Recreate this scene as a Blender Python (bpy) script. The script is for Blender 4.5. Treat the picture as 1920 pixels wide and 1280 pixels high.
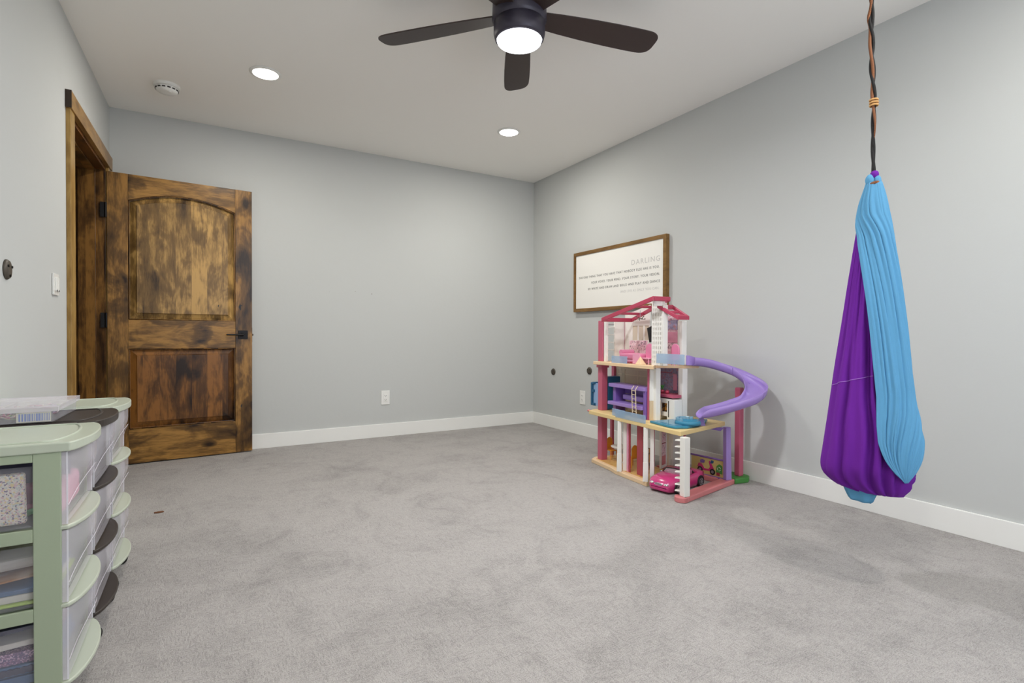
import bpy, bmesh, math, random
from mathutils import Vector, Matrix, noise

random.seed(7)
PI = math.pi
S = bpy.context.scene
COL = S.collection
for o in list(bpy.data.objects):
    bpy.data.objects.remove(o, do_unlink=True)

# ------------------------------------------------------------ camera
EYE = 0.9
yaw, pitch, roll = 0.531647297, -0.0100593331, 0.00311395330
fw = Vector((math.sin(yaw) * math.cos(pitch), math.cos(yaw) * math.cos(pitch), math.sin(pitch)))
rt = fw.cross(Vector((0, 0, 1))).normalized()
up = rt.cross(fw)
r2 = rt * math.cos(roll) + up * math.sin(roll)
u2 = -rt * math.sin(roll) + up * math.cos(roll)
cd = bpy.data.cameras.new('camera')
cd.sensor_width = 36.0
cd.lens = 984.27 / 1920 * 36
cd.clip_start = 0.02
cam = bpy.data.objects.new('camera', cd)
COL.objects.link(cam)
m = Matrix.Identity(4)
for i in range(3):
    m[i][0], m[i][1], m[i][2] = r2[i], u2[i], -fw[i]
m[0][3], m[1][3], m[2][3] = 0, 0, EYE
cam.matrix_world = m
S.camera = cam

# ------------------------------------------------------------ room sizes
D, R, H = 4.618, 2.976, 2.498          # far wall, right wall, ceiling
LX, SL = -0.5646, 0.02041              # left wall: x = LX - (D - y) * SL
BACK = -0.76
def lx(y): return LX - (D - y) * SL

# ------------------------------------------------------------ world, lights, exposure
S.view_settings.view_transform = 'Standard'
S.view_settings.look = 'None'
S.view_settings.gamma = 1
S.view_settings.use_curve_mapping = False
S.view_settings.exposure = 0.54
try:
    S.cycles.use_denoising = True
    S.cycles.denoiser = 'OPENIMAGEDENOISE'
    S.cycles.max_bounces = 10
    S.cycles.diffuse_bounces = 6
    S.cycles.transparent_max_bounces = 24
    S.cycles.sample_clamp_indirect = 6
    S.cycles.caustics_reflective = False
    S.cycles.caustics_refractive = False
except Exception:
    pass
w = bpy.data.worlds.new('world'); S.world = w; w.use_nodes = True
w.node_tree.nodes['Background'].inputs[0].default_value = (.75, .85, 1, 1)
w.node_tree.nodes['Background'].inputs[1].default_value = 1.0

def area(name, loc, rot, sx, sy, power, col, shape='RECTANGLE'):
    l = bpy.data.lights.new(name, 'AREA'); l.shape = shape; l.size = sx
    if shape in ('RECTANGLE', 'ELLIPSE'): l.size_y = sy
    l.energy = power; l.color = col
    o = bpy.data.objects.new(name, l); COL.objects.link(o); o.location = loc; o.rotation_euler = rot
    return o
# daylight through the window of the back wall (behind the camera)
area('window_daylight', (1.40, BACK - 0.03, 1.35), (PI / 2, 0, PI), 1.9, 1.35, 56, (.85, .915, 1.0))
LAMPS = [(.331, 3.535), (2.064, 3.568), (.36, .31), (2.09, .34)]
for i, (x, y) in enumerate(LAMPS):
    area('downlight_beam', (x, y, H - .012), (0, 0, 0), .125, .125, 10.2, (1, .965, .90), 'DISK')
FANC = Vector((1.2, 1.985, 0))
pl_ = bpy.data.lights.new('fan_lamp', 'AREA'); pl_.shape = 'DISK'; pl_.size = .17; pl_.energy = 17; pl_.color = (.96, .97, 1)
po = bpy.data.objects.new('fan_lamp', pl_); COL.objects.link(po); po.location = (FANC.x, FANC.y, 2.168)

# ------------------------------------------------------------ materials
def lin(c):
    c /= 255
    return c / 12.92 if c <= .04045 else ((c + .055) / 1.055) ** 2.4
def rgb(r, g, b): return (lin(r), lin(g), lin(b), 1)
def newmat(name):
    m = bpy.data.materials.new(name); m.use_nodes = True
    nt = m.node_tree
    return m, nt, nt.nodes['Principled BSDF']
def N(nt, t, **k):
    n = nt.nodes.new(t)
    for a, v in k.items():
        if a in n.inputs.keys() if hasattr(n.inputs, 'keys') else False: n.inputs[a].default_value = v
        else: setattr(n, a, v)
    return n
def plain(name, c, rough=.5, metal=0, bump=0, bscale=60, var=0, spec=.5, coat=0, sub=0):
    m, nt, p = newmat(name)
    p.inputs['Base Color'].default_value = rgb(*c)
    p.inputs['Roughness'].default_value = rough
    p.inputs['Metallic'].default_value = metal
    p.inputs['Specular IOR Level'].default_value = spec
    p.inputs['Coat Weight'].default_value = coat
    tc = N(nt, 'ShaderNodeTexCoord')
    n = N(nt, 'ShaderNodeTexNoise'); n.inputs['Scale'].default_value = bscale; n.inputs['Detail'].default_value = 4
    nt.links.new(tc.outputs['Object'], n.inputs['Vector'])
    if bump:
        b = N(nt, 'ShaderNodeBump'); b.inputs['Strength'].default_value = bump; b.inputs['Distance'].default_value = .002
        nt.links.new(n.outputs['Fac'], b.inputs['Height']); nt.links.new(b.outputs['Normal'], p.inputs['Normal'])
    if var:
        mx = N(nt, 'ShaderNodeMix', data_type='RGBA')
        mx.inputs['A'].default_value = rgb(*[max(0, v * (1 - var)) for v in c])
        mx.inputs['B'].default_value = rgb(*[min(255, v * (1 + var)) for v in c])
        nt.links.new(n.outputs['Fac'], mx.inputs['Factor']); nt.links.new(mx.outputs['Result'], p.inputs['Base Color'])
    return m
def clear(name, c, op=.35, rough=.25):
    """thin translucent plastic: part see-through, part tinted gloss"""
    m, nt, p = newmat(name)
    p.inputs['Base Color'].default_value = rgb(*c); p.inputs['Roughness'].default_value = rough
    t = N(nt, 'ShaderNodeBsdfTransparent'); mx = N(nt, 'ShaderNodeMixShader')
    t.inputs[0].default_value = tuple(.8 + .2 * v for v in rgb(*c)[:3]) + (1,)
    mx.inputs[0].default_value = op
    out = nt.nodes['Material Output']
    nt.links.new(t.outputs[0], mx.inputs[1]); nt.links.new(p.outputs[0], mx.inputs[2]); nt.links.new(mx.outputs[0], out.inputs[0])
    return m
def emit(name, c, s):
    m, nt, p = newmat(name)
    p.inputs['Base Color'].default_value = (0, 0, 0, 1)
    p.inputs['Emission Color'].default_value = rgb(*c); p.inputs['Emission Strength'].default_value = s
    return m
def multi(name, cols, scale, rough=.5, vor=True, detail=0):
    """several printed colours in random cells"""
    m, nt, p = newmat(name); p.inputs['Roughness'].default_value = rough
    tc = N(nt, 'ShaderNodeTexCoord')
    if vor:
        v = N(nt, 'ShaderNodeTexVoronoi'); src = 'Color'
    else:
        v = N(nt, 'ShaderNodeTexNoise'); src = 'Fac'; v.inputs['Detail'].default_value = 2
    v.inputs['Scale'].default_value = scale
    nt.links.new(tc.outputs['Object'], v.inputs['Vector'])
    cr = N(nt, 'ShaderNodeValToRGB'); cr.color_ramp.interpolation = 'CONSTANT' if vor else 'LINEAR'
    e = cr.color_ramp.elements
    while len(e) < len(cols): e.new(.5)
    for i, c in enumerate(cols):
        e[i].position = (i / len(cols)) if vor else (.25 + .5 * i / (len(cols) - 1)); e[i].color = rgb(*c)
    if vor:
        s = N(nt, 'ShaderNodeSeparateColor'); nt.links.new(v.outputs[src], s.inputs[0]); nt.links.new(s.outputs[0], cr.inputs[0])
    else: nt.links.new(v.outputs[src], cr.inputs[0])
    nt.links.new(cr.outputs[0], p.inputs['Base Color'])
    return m
def wood(name, light, dark, axis='Z', plank=0, rough=.33, seed=0, blot=1.0, grain=1.0, coat=.1):
    """stained knotty alder: long grain, figure, stain blotches and knots; plank>0 glues boards of that width across x"""
    m, nt, p = newmat(name); L = nt.links.new
    p.inputs['Roughness'].default_value = rough; p.inputs['Coat Weight'].default_value = coat; p.inputs['Coat Roughness'].default_value = .3; p.inputs['Specular IOR Level'].default_value = .3
    tc = N(nt, 'ShaderNodeTexCoord')
    sep = N(nt, 'ShaderNodeSeparateXYZ'); L(tc.outputs['Object'], sep.inputs[0])
    vec = tc.outputs['Object']; shade = None
    if plank:
        mu = N(nt, 'ShaderNodeMath', operation='MULTIPLY'); mu.inputs[1].default_value = 1 / plank
        src = 'X' if axis == 'Z' else 'Z'
        L(sep.outputs[src], mu.inputs[0])
        fl = N(nt, 'ShaderNodeMath', operation='FLOOR'); L(mu.outputs[0], fl.inputs[0])
        wn = N(nt, 'ShaderNodeTexWhiteNoise', noise_dimensions='1D')
        ad = N(nt, 'ShaderNodeMath', operation='ADD'); ad.inputs[1].default_value = seed + .5; L(fl.outputs[0], ad.inputs[0])
        L(ad.outputs[0], wn.inputs['W'])
        sc = N(nt, 'ShaderNodeVectorMath', operation='SCALE'); sc.inputs['Scale'].default_value = 7
        L(wn.outputs['Color'], sc.inputs[0])
        va = N(nt, 'ShaderNodeVectorMath', operation='ADD'); L(vec, va.inputs[0]); L(sc.outputs[0], va.inputs[1])
        vec = va.outputs[0]; shade = wn.outputs['Value']
    st = {'Z': (1, 1, .12), 'X': (.12, 1, 1), 'Y': (1, .12, 1)}[axis]
    st2 = {'Z': (1, 1, .5), 'X': (.5, 1, 1), 'Y': (1, .5, 1)}[axis]
    def mapped(s, off=0):
        mp = N(nt, 'ShaderNodeMapping'); mp.inputs['Scale'].default_value = s; mp.inputs['Location'].default_value = (seed * 1.7 + off, seed * .9, seed * 2.3 + off)
        L(vec, mp.inputs[0]); return mp.outputs[0]
    def nz(v, scale, detail=5, dist=0.0, ro=.6):
        n = N(nt, 'ShaderNodeTexNoise'); n.inputs['Scale'].default_value = scale; n.inputs['Detail'].default_value = detail
        n.inputs['Distortion'].default_value = dist; n.inputs['Roughness'].default_value = ro; L(v, n.inputs['Vector']); return n.outputs['Fac']
    g = nz(mapped(st), 22, 8, 1.2)                 # grain streaks
    f = nz(mapped(st2, 3), 6.5, 5, 2.0, .5)       # swirling figure
    b = nz(mapped(st2, 9), 5.2, 4, 1.0, .5)        # stain blotches
    fine = nz(mapped(st, 5), 160, 3, 0)
    vo = N(nt, 'ShaderNodeTexVoronoi'); vo.inputs['Scale'].default_value = 5.5; vo.inputs['Randomness'].default_value = 1
    L(mapped(st2, 1), vo.inputs['Vector'])
    kn = N(nt, 'ShaderNodeMapRange'); kn.inputs['From Min'].default_value = .03; kn.inputs['From Max'].default_value = .16; kn.inputs['To Min'].default_value = .75; kn.inputs['To Max'].default_value = 0
    L(vo.outputs['Distance'], kn.inputs[0])
    def ma(op, a, bb):
        n = N(nt, 'ShaderNodeMath', operation=op)
        for i, q in enumerate((a, bb)):
            if isinstance(q, (int, float)): n.inputs[i].default_value = q
            else: L(q, n.inputs[i])
        return n.outputs[0]
    def mr(v, a, bb):
        n = N(nt, 'ShaderNodeMapRange'); n.inputs['From Min'].default_value = a; n.inputs['From Max'].default_value = bb; L(v, n.inputs[0]); return n.outputs[0]
    tot = ma('ADD', ma('MULTIPLY', mr(g, .3, .7), .30 * grain), ma('MULTIPLY', mr(f, .36, .66), .26 * grain))
    tot = ma('ADD', tot, ma('MULTIPLY', mr(b, .50, .68), .60 * blot))
    tot = ma('ADD', tot, ma('MULTIPLY', mr(fine, .3, .7), .20))
    tot = ma('ADD', tot, ma('MULTIPLY', kn.outputs[0], blot))
    if shade is not None: tot = ma('ADD', tot, ma('MULTIPLY', ma('SUBTRACT', shade, .5), .30))
    cr = N(nt, 'ShaderNodeValToRGB'); e = cr.color_ramp.elements
    e[0].position = .22; e[0].color = rgb(*light); e[1].position = 1.15 if False else 1.0; e[1].color = rgb(*dark)
    mid = e.new(.52); mid.color = rgb(*[l * .52 + d * .48 for l, d in zip(light, dark)])
    L(tot, cr.inputs[0]); L(cr.outputs[0], p.inputs['Base Color'])
    bp = N(nt, 'ShaderNodeBump'); bp.inputs['Strength'].default_value = .12; bp.inputs['Distance'].default_value = .001
    L(g, bp.inputs['Height']); L(bp.outputs[0], p.inputs['Normal'])
    return m

M = {}
M['wall'] = plain('wall_paint', (195, 197, 195), .85, bump=.25, bscale=45, spec=.2)
M['ceil'] = plain('ceiling_paint', (246, 244, 239), .9, bump=.2, bscale=40, spec=.1)
M['trim'] = plain('white_trim_paint', (236, 236, 232), .4, spec=.4)
M['white'] = plain('white_plastic', (232, 232, 228), .35)
M['whitep'] = plain('toy_white_plastic', (236, 234, 228), .35)
M['cream'] = plain('cream_panel', (222, 212, 190), .5)
M['dark'] = plain('dark_slot', (30, 30, 32), .5)
M['fan'] = plain('fan_bronze', (58, 54, 66), .42, metal=.2)
M['blade'] = plain('dark_walnut_blade', (52, 38, 35), .5, bump=.05)
M['fanlens'] = emit('fan_lens_glow', (246, 248, 255), 4.0)
M['lens'] = emit('downlight_glow', (255, 252, 244), 5.0)
M['black'] = plain('black_metal', (26, 24, 24), .4, metal=.6)
M['oil'] = plain('oil_rubbed_bronze', (84, 77, 68), .5, metal=.3)
M['nylon'] = plain('black_nylon_webbing', (24, 22, 22), .8, bump=.6, bscale=300)
M['frame'] = wood('walnut_frame', (134, 100, 54), (84, 58, 26), 'Y', rough=.5, blot=.3)
M['print'] = plain('print_paper', (238, 236, 230), .7)
M['ink'] = plain('black_ink', (52, 50, 50), .7)
M['inkg'] = plain('grey_ink', (196, 194, 192), .7)
LW, DW = (184, 142, 78), (40, 24, 8)
M['stile'] = wood('alder_stile', (162, 118, 58), DW, 'Z', seed=1)
M['rail'] = wood('alder_rail', (168, 124, 62), DW, 'X', seed=2)
M['panel'] = wood('alder_panel', (192, 152, 88), (52, 34, 14), 'Z', plank=.098, seed=3, blot=.62)
M['panel2'] = wood('alder_lower_panel', (140, 92, 42), (34, 17, 5), 'Z', plank=.098, seed=11, blot=1.0)
M['jamb'] = wood('alder_jamb', (136, 96, 46), (36, 20, 8), 'Z', plank=.047, seed=5, blot=.8)
M['jambY'] = wood('alder_head_jamb', (124, 78, 36), (34, 16, 5), 'Y', seed=6, blot=1)
M['casing'] = wood('casing_wood', (178, 144, 82), (116, 84, 38), 'Z', seed=7, blot=.5)
M['casingY'] = wood('head_casing_wood', (168, 130, 76), (100, 70, 32), 'Y', seed=8, blot=.5)
M['endgrain'] = plain('dark_end_grain', (48, 32, 18), .6)
M['green'] = plain('sage_green_plastic', (160, 172, 147), .38, bump=.08, bscale=200)
M['glid_lit'] = plain('sage_green_lit_lid', (184, 191, 174), .33)  # same sage plastic, lightened: overhead light on lids and lips put into the colour
M['brown'] = plain('dark_brown_plastic', (46, 38, 33), .45)
M['clear'] = clear('clear_drawer_plastic', (226, 224, 232), .09, .15)
M['clear2'] = clear('frosted_drawer_front', (242, 238, 244), .38, .25)
M['box'] = clear('clear_box_plastic', (235, 235, 240), .15, .1)
M['caster'] = plain('caster_rubber', (22, 22, 22), .6)
M['pink'] = plain('toy_magenta', (188, 92, 116), .38)
M['roof'] = plain('toy_roof_magenta', (178, 62, 88), .35)
M['pinkbase'] = plain('toy_salmon_pink', (206, 124, 126), .4)
M['beige'] = plain('toy_beige', (232, 202, 162), .45)
M['beigey'] = plain('toy_yellow_beige', (226, 200, 142), .45)
M['woodfl'] = multi('toy_wood_floor_print', [(206, 160, 92), (222, 180, 110), (190, 138, 76)], 18, .5, vor=False)
M['purple'] = plain('toy_purple', (156, 130, 198), .38)
M['purpled'] = plain('toy_deep_purple', (128, 98, 172), .35)
M['hot'] = plain('toy_hot_pink', (224, 134, 168), .4)
M['hot2'] = plain('toy_light_pink', (230, 158, 184), .4)
M['bluerail'] = clear('toy_blue_clear', (168, 196, 222), .48, .2)
M['pool'] = clear('toy_pool_blue', (66, 146, 178), .8, .2)
M['poolw'] = clear('toy_pool_water', (150, 196, 216), .55, .12)
M['navy'] = plain('toy_teal_blue', (34, 92, 128), .35)
M['sky'] = plain('toy_pale_blue', (142, 176, 214), .4)
M['grass'] = plain('toy_green', (72, 142, 66), .5, bump=.4, bscale=90)
M['orange'] = plain('toy_orange', (226, 150, 44), .4)
M['car'] = plain('toy_car_pink', (198, 58, 122), .22, coat=.6)
M['tyre'] = plain('toy_tyre', (28, 26, 28), .55)
M['silver'] = plain('toy_silver', (176, 178, 184), .3, metal=.7)
M['seat'] = plain('toy_seat_mauve', (170, 92, 128), .5)
M['tan'] = plain('toy_tan_wall', (216, 194, 160), .5)
M['doorred'] = clear('toy_red_clear', (176, 72, 84), .85, .25)
M['poster'] = multi('pink_poster_print', [(226, 186, 198), (238, 212, 218), (214, 168, 184), (232, 200, 208), (150, 124, 136), (230, 196, 206)], 105, .5)
M['poster2'] = multi('blue_wall_print', [(158, 150, 180), (172, 164, 192), (144, 138, 168), (190, 140, 150), (166, 158, 186)], 105, .5)
M['winp'] = clear('toy_window_film', (222, 210, 190), .85, .4)
M['flame'] = multi('fireplace_print', [(30, 20, 14), (206, 140, 50), (40, 26, 18), (60, 36, 20)], 40, .5, vor=False)
M['fabp'] = plain('purple_jersey', (108, 36, 150), .85, bump=.35, bscale=700, spec=.2)
M['fabb'] = plain('blue_jersey', (92, 152, 190), .85, bump=.35, bscale=700, spec=.2)
M['leaf'] = plain('dry_leaf', (110, 70, 44), .8)
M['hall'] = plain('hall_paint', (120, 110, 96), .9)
M['yellowp'] = plain('billboard_print', (206, 188, 120), .5)

# carpet
def carpet():
    m, nt, p = newmat('grey_loop_carpet'); L = nt.links.new
    p.inputs['Roughness'].default_value = .95; p.inputs['Specular IOR Level'].default_value = .1
    p.inputs['Sheen Weight'].default_value = .15
    tc = N(nt, 'ShaderNodeTexCoord')
    def mp(s, rz=0):
        q = N(nt, 'ShaderNodeMapping'); q.inputs['Scale'].default_value = s; q.inputs['Rotation'].default_value = (0, 0, rz); L(tc.outputs['Object'], q.inputs[0]); return q.outputs[0]
    def nz(v, s, d=3, r=.6, dist=0):
        n = N(nt, 'ShaderNodeTexNoise'); n.inputs['Scale'].default_value = s; n.inputs['Detail'].default_value = d; n.inputs['Roughness'].default_value = r; n.inputs['Distortion'].default_value = dist; L(v, n.inputs['Vector']); return n.outputs['Fac']
    def mr(v, a, b, c=0, d=1):
        n = N(nt, 'ShaderNodeMapRange'); 
        for k, q in zip(('From Min', 'From Max', 'To Min', 'To Max'), (a, b, c, d)): n.inputs[k].default_value = q
        L(v, n.inputs[0]); return n.outputs[0]
    def ma(op, a, b):
        n = N(nt, 'ShaderNodeMath', operation=op)
        for i, q in enumerate((a, b)):
            if isinstance(q, (int, float)): n.inputs[i].default_value = q
            else: L(q, n.inputs[i])
        return n.outputs[0]
    pile = nz(mp((1, 1, 1)), 300, 3, .75)
    ga = nz(mp((1, .22, 1)), 210, 2, .5)          # short grooves one way
    gb = nz(mp((.22, 1, 1)), 210, 2, .5)          # and the other
    ck = N(nt, 'ShaderNodeTexVoronoi'); ck.inputs['Scale'].default_value = 55; ck.distance = 'CHEBYCHEV'; L(mp((1, 1, 0)), ck.inputs['Vector'])
    sc = N(nt, 'ShaderNodeSeparateColor'); L(ck.outputs['Color'], sc.inputs[0])
    sel = ma('GREATER_THAN', sc.outputs[0], .5)
    mx = N(nt, 'ShaderNodeMix'); L(sel, mx.inputs[0]); L(ga, mx.inputs[2]); L(gb, mx.inputs[3])
    gr = mr(mx.outputs[0], .33, .58, 1, 0)       # 1 in the grooves
    patch = nz(mp((1, 1.6, 1), .5), 1.5, 5, .62, .6)
    patch2 = nz(mp((1, .7, 1), .3), 5.5, 5, .65, 1.0)
    dark = ma('ADD', ma('MULTIPLY', gr, .20), ma('MULTIPLY', mr(pile, .32, .62, 1, 0), .62))
    dark = ma('ADD', dark, ma('MULTIPLY', mr(patch, .48, .66), .15))
    dark = ma('ADD', dark, ma('MULTIPLY', mr(patch2, .50, .68), .14))
    cr = N(nt, 'ShaderNodeValToRGB'); e = cr.color_ramp.elements
    e[0].color = rgb(182, 177, 173); e[0].position = .05; e[1].color = rgb(97, 94, 92); e[1].position = 1
    L(dark, cr.inputs[0]); L(cr.outputs[0], p.inputs['Base Color'])
    h = ma('SUBTRACT', ma('MULTIPLY', pile, .6), ma('MULTIPLY', gr, .5))
    b = N(nt, 'ShaderNodeBump'); b.inputs['Strength'].default_value = .55; b.inputs['Distance'].default_value = .004
    L(h, b.inputs['Height']); L(b.outputs[0], p.inputs['Normal'])
    return m
M['carpet'] = carpet()

def braid():
    m, nt, p = newmat('orange_braided_cord'); L = nt.links.new
    p.inputs['Roughness'].default_value = .8
    tc = N(nt, 'ShaderNodeTexCoord'); c = N(nt, 'ShaderNodeTexChecker'); c.inputs['Scale'].default_value = 420
    c.inputs['Color1'].default_value = rgb(168, 106, 64); c.inputs['Color2'].default_value = rgb(50, 26, 18)
    L(tc.outputs['Object'], c.inputs['Vector']); L(c.outputs[0], p.inputs['Base Color'])
    return m
M['braid'] = braid()

# ------------------------------------------------------------ mesh builder
ORG = {}
class G:
    def __init__(s): s.b = bmesh.new()
    def box(s, x0, x1, y0, y1, z0, z1, mat=None):
        vs = [s.b.verts.new(p) for p in ((x0, y0, z0), (x1, y0, z0), (x1, y1, z0), (x0, y1, z0), (x0, y0, z1), (x1, y0, z1), (x1, y1, z1), (x0, y1, z1))]
        for f in ((3, 2, 1, 0), (4, 5, 6, 7), (0, 1, 5, 4), (1, 2, 6, 5), (2, 3, 7, 6), (3, 0, 4, 7)): s.b.faces.new([vs[i] for i in f])
        if mat is not None: bmesh.ops.transform(s.b, matrix=mat, verts=vs)
        return s
    def obox(s, a, b, t, z0, z1, side=0):
        """upright wall from plan point a to b, thickness t (side: -1/0/1 where it grows), z0..z1"""
        a = Vector(a[:2]); b = Vector(b[:2]); d = (b - a).normalized(); n = Vector((-d.y, d.x))
        o0, o1 = {0: (-t / 2, t / 2), 1: (0, t), -1: (-t, 0)}[side]
        return s.prism([a + n * o0, b + n * o0, b + n * o1, a + n * o1], z0, z1)
    def prism(s, poly, z0, z1):
        ar = sum(poly[i][0] * poly[(i + 1) % len(poly)][1] - poly[(i + 1) % len(poly)][0] * poly[i][1] for i in range(len(poly)))
        if ar < 0: poly = list(poly)[::-1]
        lo = [s.b.verts.new((p[0], p[1], z0 if not callable(z0) else z0(p))) for p in poly]
        hi = [s.b.verts.new((p[0], p[1], z1 if not callable(z1) else z1(p))) for p in poly]
        s.b.faces.new(lo[::-1]); s.b.faces.new(hi)
        n = len(poly)
        for i in range(n): s.b.faces.new((lo[i], lo[(i + 1) % n], hi[(i + 1) % n], hi[i]))
        return s
    def extr(s, pts3, off):
        """planar 3D polygon extruded by vector off"""
        off = Vector(off)
        a = [s.b.verts.new(p) for p in pts3]; b = [s.b.verts.new(Vector(p) + off) for p in pts3]; n = len(a)
        s.b.faces.new(a[::-1]); s.b.faces.new(b)
        for i in range(n): s.b.faces.new((a[i], a[(i + 1) % n], b[(i + 1) % n], b[i]))
        return s
    def cyl(s, p0, p1, r0, r1=None, seg=24):
        r1 = r0 if r1 is None else r1; p0 = Vector(p0); p1 = Vector(p1)
        return s.tube([p0, p1], [r0, r1], seg)
    def tube(s, pts, r, seg=10, cap=True, flat=None):
        pts = [Vector(p) for p in pts]; n = len(pts)
        if not isinstance(r, (list, tuple)): r = [r] * n
        rings = []; prev = None
        for i, p in enumerate(pts):
            t = (pts[min(i + 1, n - 1)] - pts[max(i - 1, 0)]).normalized()
            if prev is None:
                a = Vector((0, 0, 1)) if abs(t.z) < .9 else Vector((1, 0, 0)); x = t.cross(a).normalized()
            else: x = (prev - t * prev.dot(t)).normalized()
            prev = x; y = t.cross(x); fy = flat if flat else 1
            rings.append([s.b.verts.new(p + (x * math.cos(q) + y * math.sin(q) * fy) * r[i]) for q in [2 * PI * k / seg for k in range(seg)]])
        s.rings(rings, cap); return s
    def rings(s, rings, cap=True, closed=True):
        for a, b in zip(rings, rings[1:]):
            n = len(a)
            for k in range(n if closed else n - 1): s.b.faces.new((a[k], a[(k + 1) % n], b[(k + 1) % n], b[k]))
        if cap and closed: s.b.faces.new(rings[0][::-1]); s.b.faces.new(rings[-1])
    def lathe(s, prof, c=(0, 0, 0), seg=32, cap=True):
        rr = [[s.b.verts.new((c[0] + r * math.cos(2 * PI * k / seg), c[1] + r * math.sin(2 * PI * k / seg), c[2] + z)) for k in range(seg)] for r, z in prof]
        s.rings(rr, cap); return s
    def grid(s, P, closed=False):
        """P[i][j] points -> quads"""
        V = [[s.b.verts.new(p) for p in row] for row in P]
        s.rings(V, False, closed); return s
    def sphere(s, c, r, sx=1, sy=1, sz=1, seg=16):
        bmesh.ops.create_uvsphere(s.b, u_segments=seg, v_segments=seg // 2, radius=1, matrix=Matrix.Translation(c) @ Matrix.Diagonal((r * sx, r * sy, r * sz, 1))); return s
    def done(s, name, mat, parent=None, bev=0, smooth=False, solid=0, sub=0, local=False, seg=2, off=-1, fr=None):
        if fr is not None: bmesh.ops.transform(s.b, matrix=fr, verts=s.b.verts)
        bmesh.ops.recalc_face_normals(s.b, faces=s.b.faces)
        if parent is not None:
            org = ORG[parent]
        else:
            vs = s.b.verts; xs = [v.co.x for v in vs]; ys = [v.co.y for v in vs]; zs = [v.co.z for v in vs]
            org = Vector(((min(xs) + max(xs)) / 2, (min(ys) + max(ys)) / 2, min(zs)))
        if not (local and parent is not None): bmesh.ops.translate(s.b, verts=s.b.verts, vec=-org)
        me = bpy.data.meshes.new(name); s.b.to_mesh(me); s.b.free()
        o = bpy.data.objects.new(name, me); COL.objects.link(o); me.materials.append(M[mat] if isinstance(mat, str) else mat)
        if parent is not None: o.parent = parent; ORG[o] = org
        else: o.location = org; ORG[o] = org
        if smooth:
            for f in me.polygons: f.use_smooth = True
        if solid: q = o.modifiers.new('solid', 'SOLIDIFY'); q.thickness = solid; q.offset = off
        if bev:
            q = o.modifiers.new('bevel', 'BEVEL'); q.width = bev; q.segments = seg; q.limit_method = 'ANGLE'; q.angle_limit = .7
        if sub: q = o.modifiers.new('sub', 'SUBSURF'); q.levels = sub; q.render_levels = sub
        return o
def tag(o, label=None, cat=None, group=None, kind=None):
    if label: o['label'] = label
    if cat: o['category'] = cat
    if group: o['group'] = group
    if kind: o['kind'] = kind
    return o
def root(name, loc, label, cat, group=None, rz=0, kind=None):
    o = bpy.data.objects.new(name, None); COL.objects.link(o); o.location = loc; o.rotation_euler = (0, 0, rz)
    o.empty_display_size = .05
    ORG[o] = Vector(loc); return tag(o, label, cat, group, kind)
def text(name, s, size, loc, rot, mat, parent, align='LEFT', spacing=1.0, weight=0.0, width=None):
    c = bpy.data.curves.new(name, 'FONT'); c.body = s; c.size = size; c.align_x = align; c.space_character = spacing
    c.extrude = .0004; c.offset = 0; c.resolution_u = 3
    c.materials.append(M[mat]); o = bpy.data.objects.new(name, c); COL.objects.link(o); o.rotation_euler = rot
    if width:
        bpy.context.view_layer.update()
        wd = o.dimensions.x
        if wd > 0: o.scale = (width / wd, 1, 1)
    bpy.context.view_layer.update()
    me = bpy.data.meshes.new_from_object(o.evaluated_get(bpy.context.evaluated_depsgraph_get()))
    k = o.scale.x; bpy.data.objects.remove(o, do_unlink=True)
    o = bpy.data.objects.new(name, me); COL.objects.link(o); o.rotation_euler = rot; o.scale = (k, 1, 1)
    if parent: o.parent = parent; o.location = Vector(loc) - ORG[parent]
    else: o.location = loc
    return o

# ============================================================ SETTING
T = .2
HX = -1.75                                            # hall beyond the doorway, with an unseen wall added to block world light
g = G(); g.box(HX - .1, R + T, BACK - T, D + T, -.06, 0); tag(g.done('floor', 'carpet'), 'light grey low pile carpet with a short woven groove pattern', 'floor', kind='structure')
g = G(); g.box(HX - .1, R + T, BACK - T, D + T, H, H + .1); tag(g.done('ceiling', 'ceil'), 'flat pale grey ceiling', 'ceiling', kind='structure')
g = G(); g.box(HX - .1, R + T, D, D + T, 0, H); tag(g.done('wall_far', 'wall'), 'light grey painted wall behind the open door', 'wall', kind='structure')
g = G(); g.box(R, R + T, BACK - T, D, 0, H); tag(g.done('wall_right', 'wall'), 'light grey painted wall with the framed print', 'wall', kind='structure')
# left wall with door opening
OY0, OY1, OZ = 3.50, 4.458, 2.03
WT = .19
g = G()
def lwall(y0, y1, z0, z1): g.prism([(lx(y0), y0), (lx(y1), y1), (lx(y1) - WT, y1), (lx(y0) - WT, y0)], z0, z1)
lwall(BACK - T, OY0 - .018, 0, H); lwall(OY1 + .018, D, 0, H); lwall(OY0 - .018, OY1 + .018, OZ + .018, H)
tag(g.done('wall_left', 'wall'), 'light grey painted wall with the doorway', 'wall', kind='structure')
g = G(); g.box(HX - .1, HX, BACK - T, D + T, 0, H); tag(g.done('wall_hall_blocker', 'hall'), 'unseen hallway wall added beyond the doorway to block outside light', 'wall', kind='structure')
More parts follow.
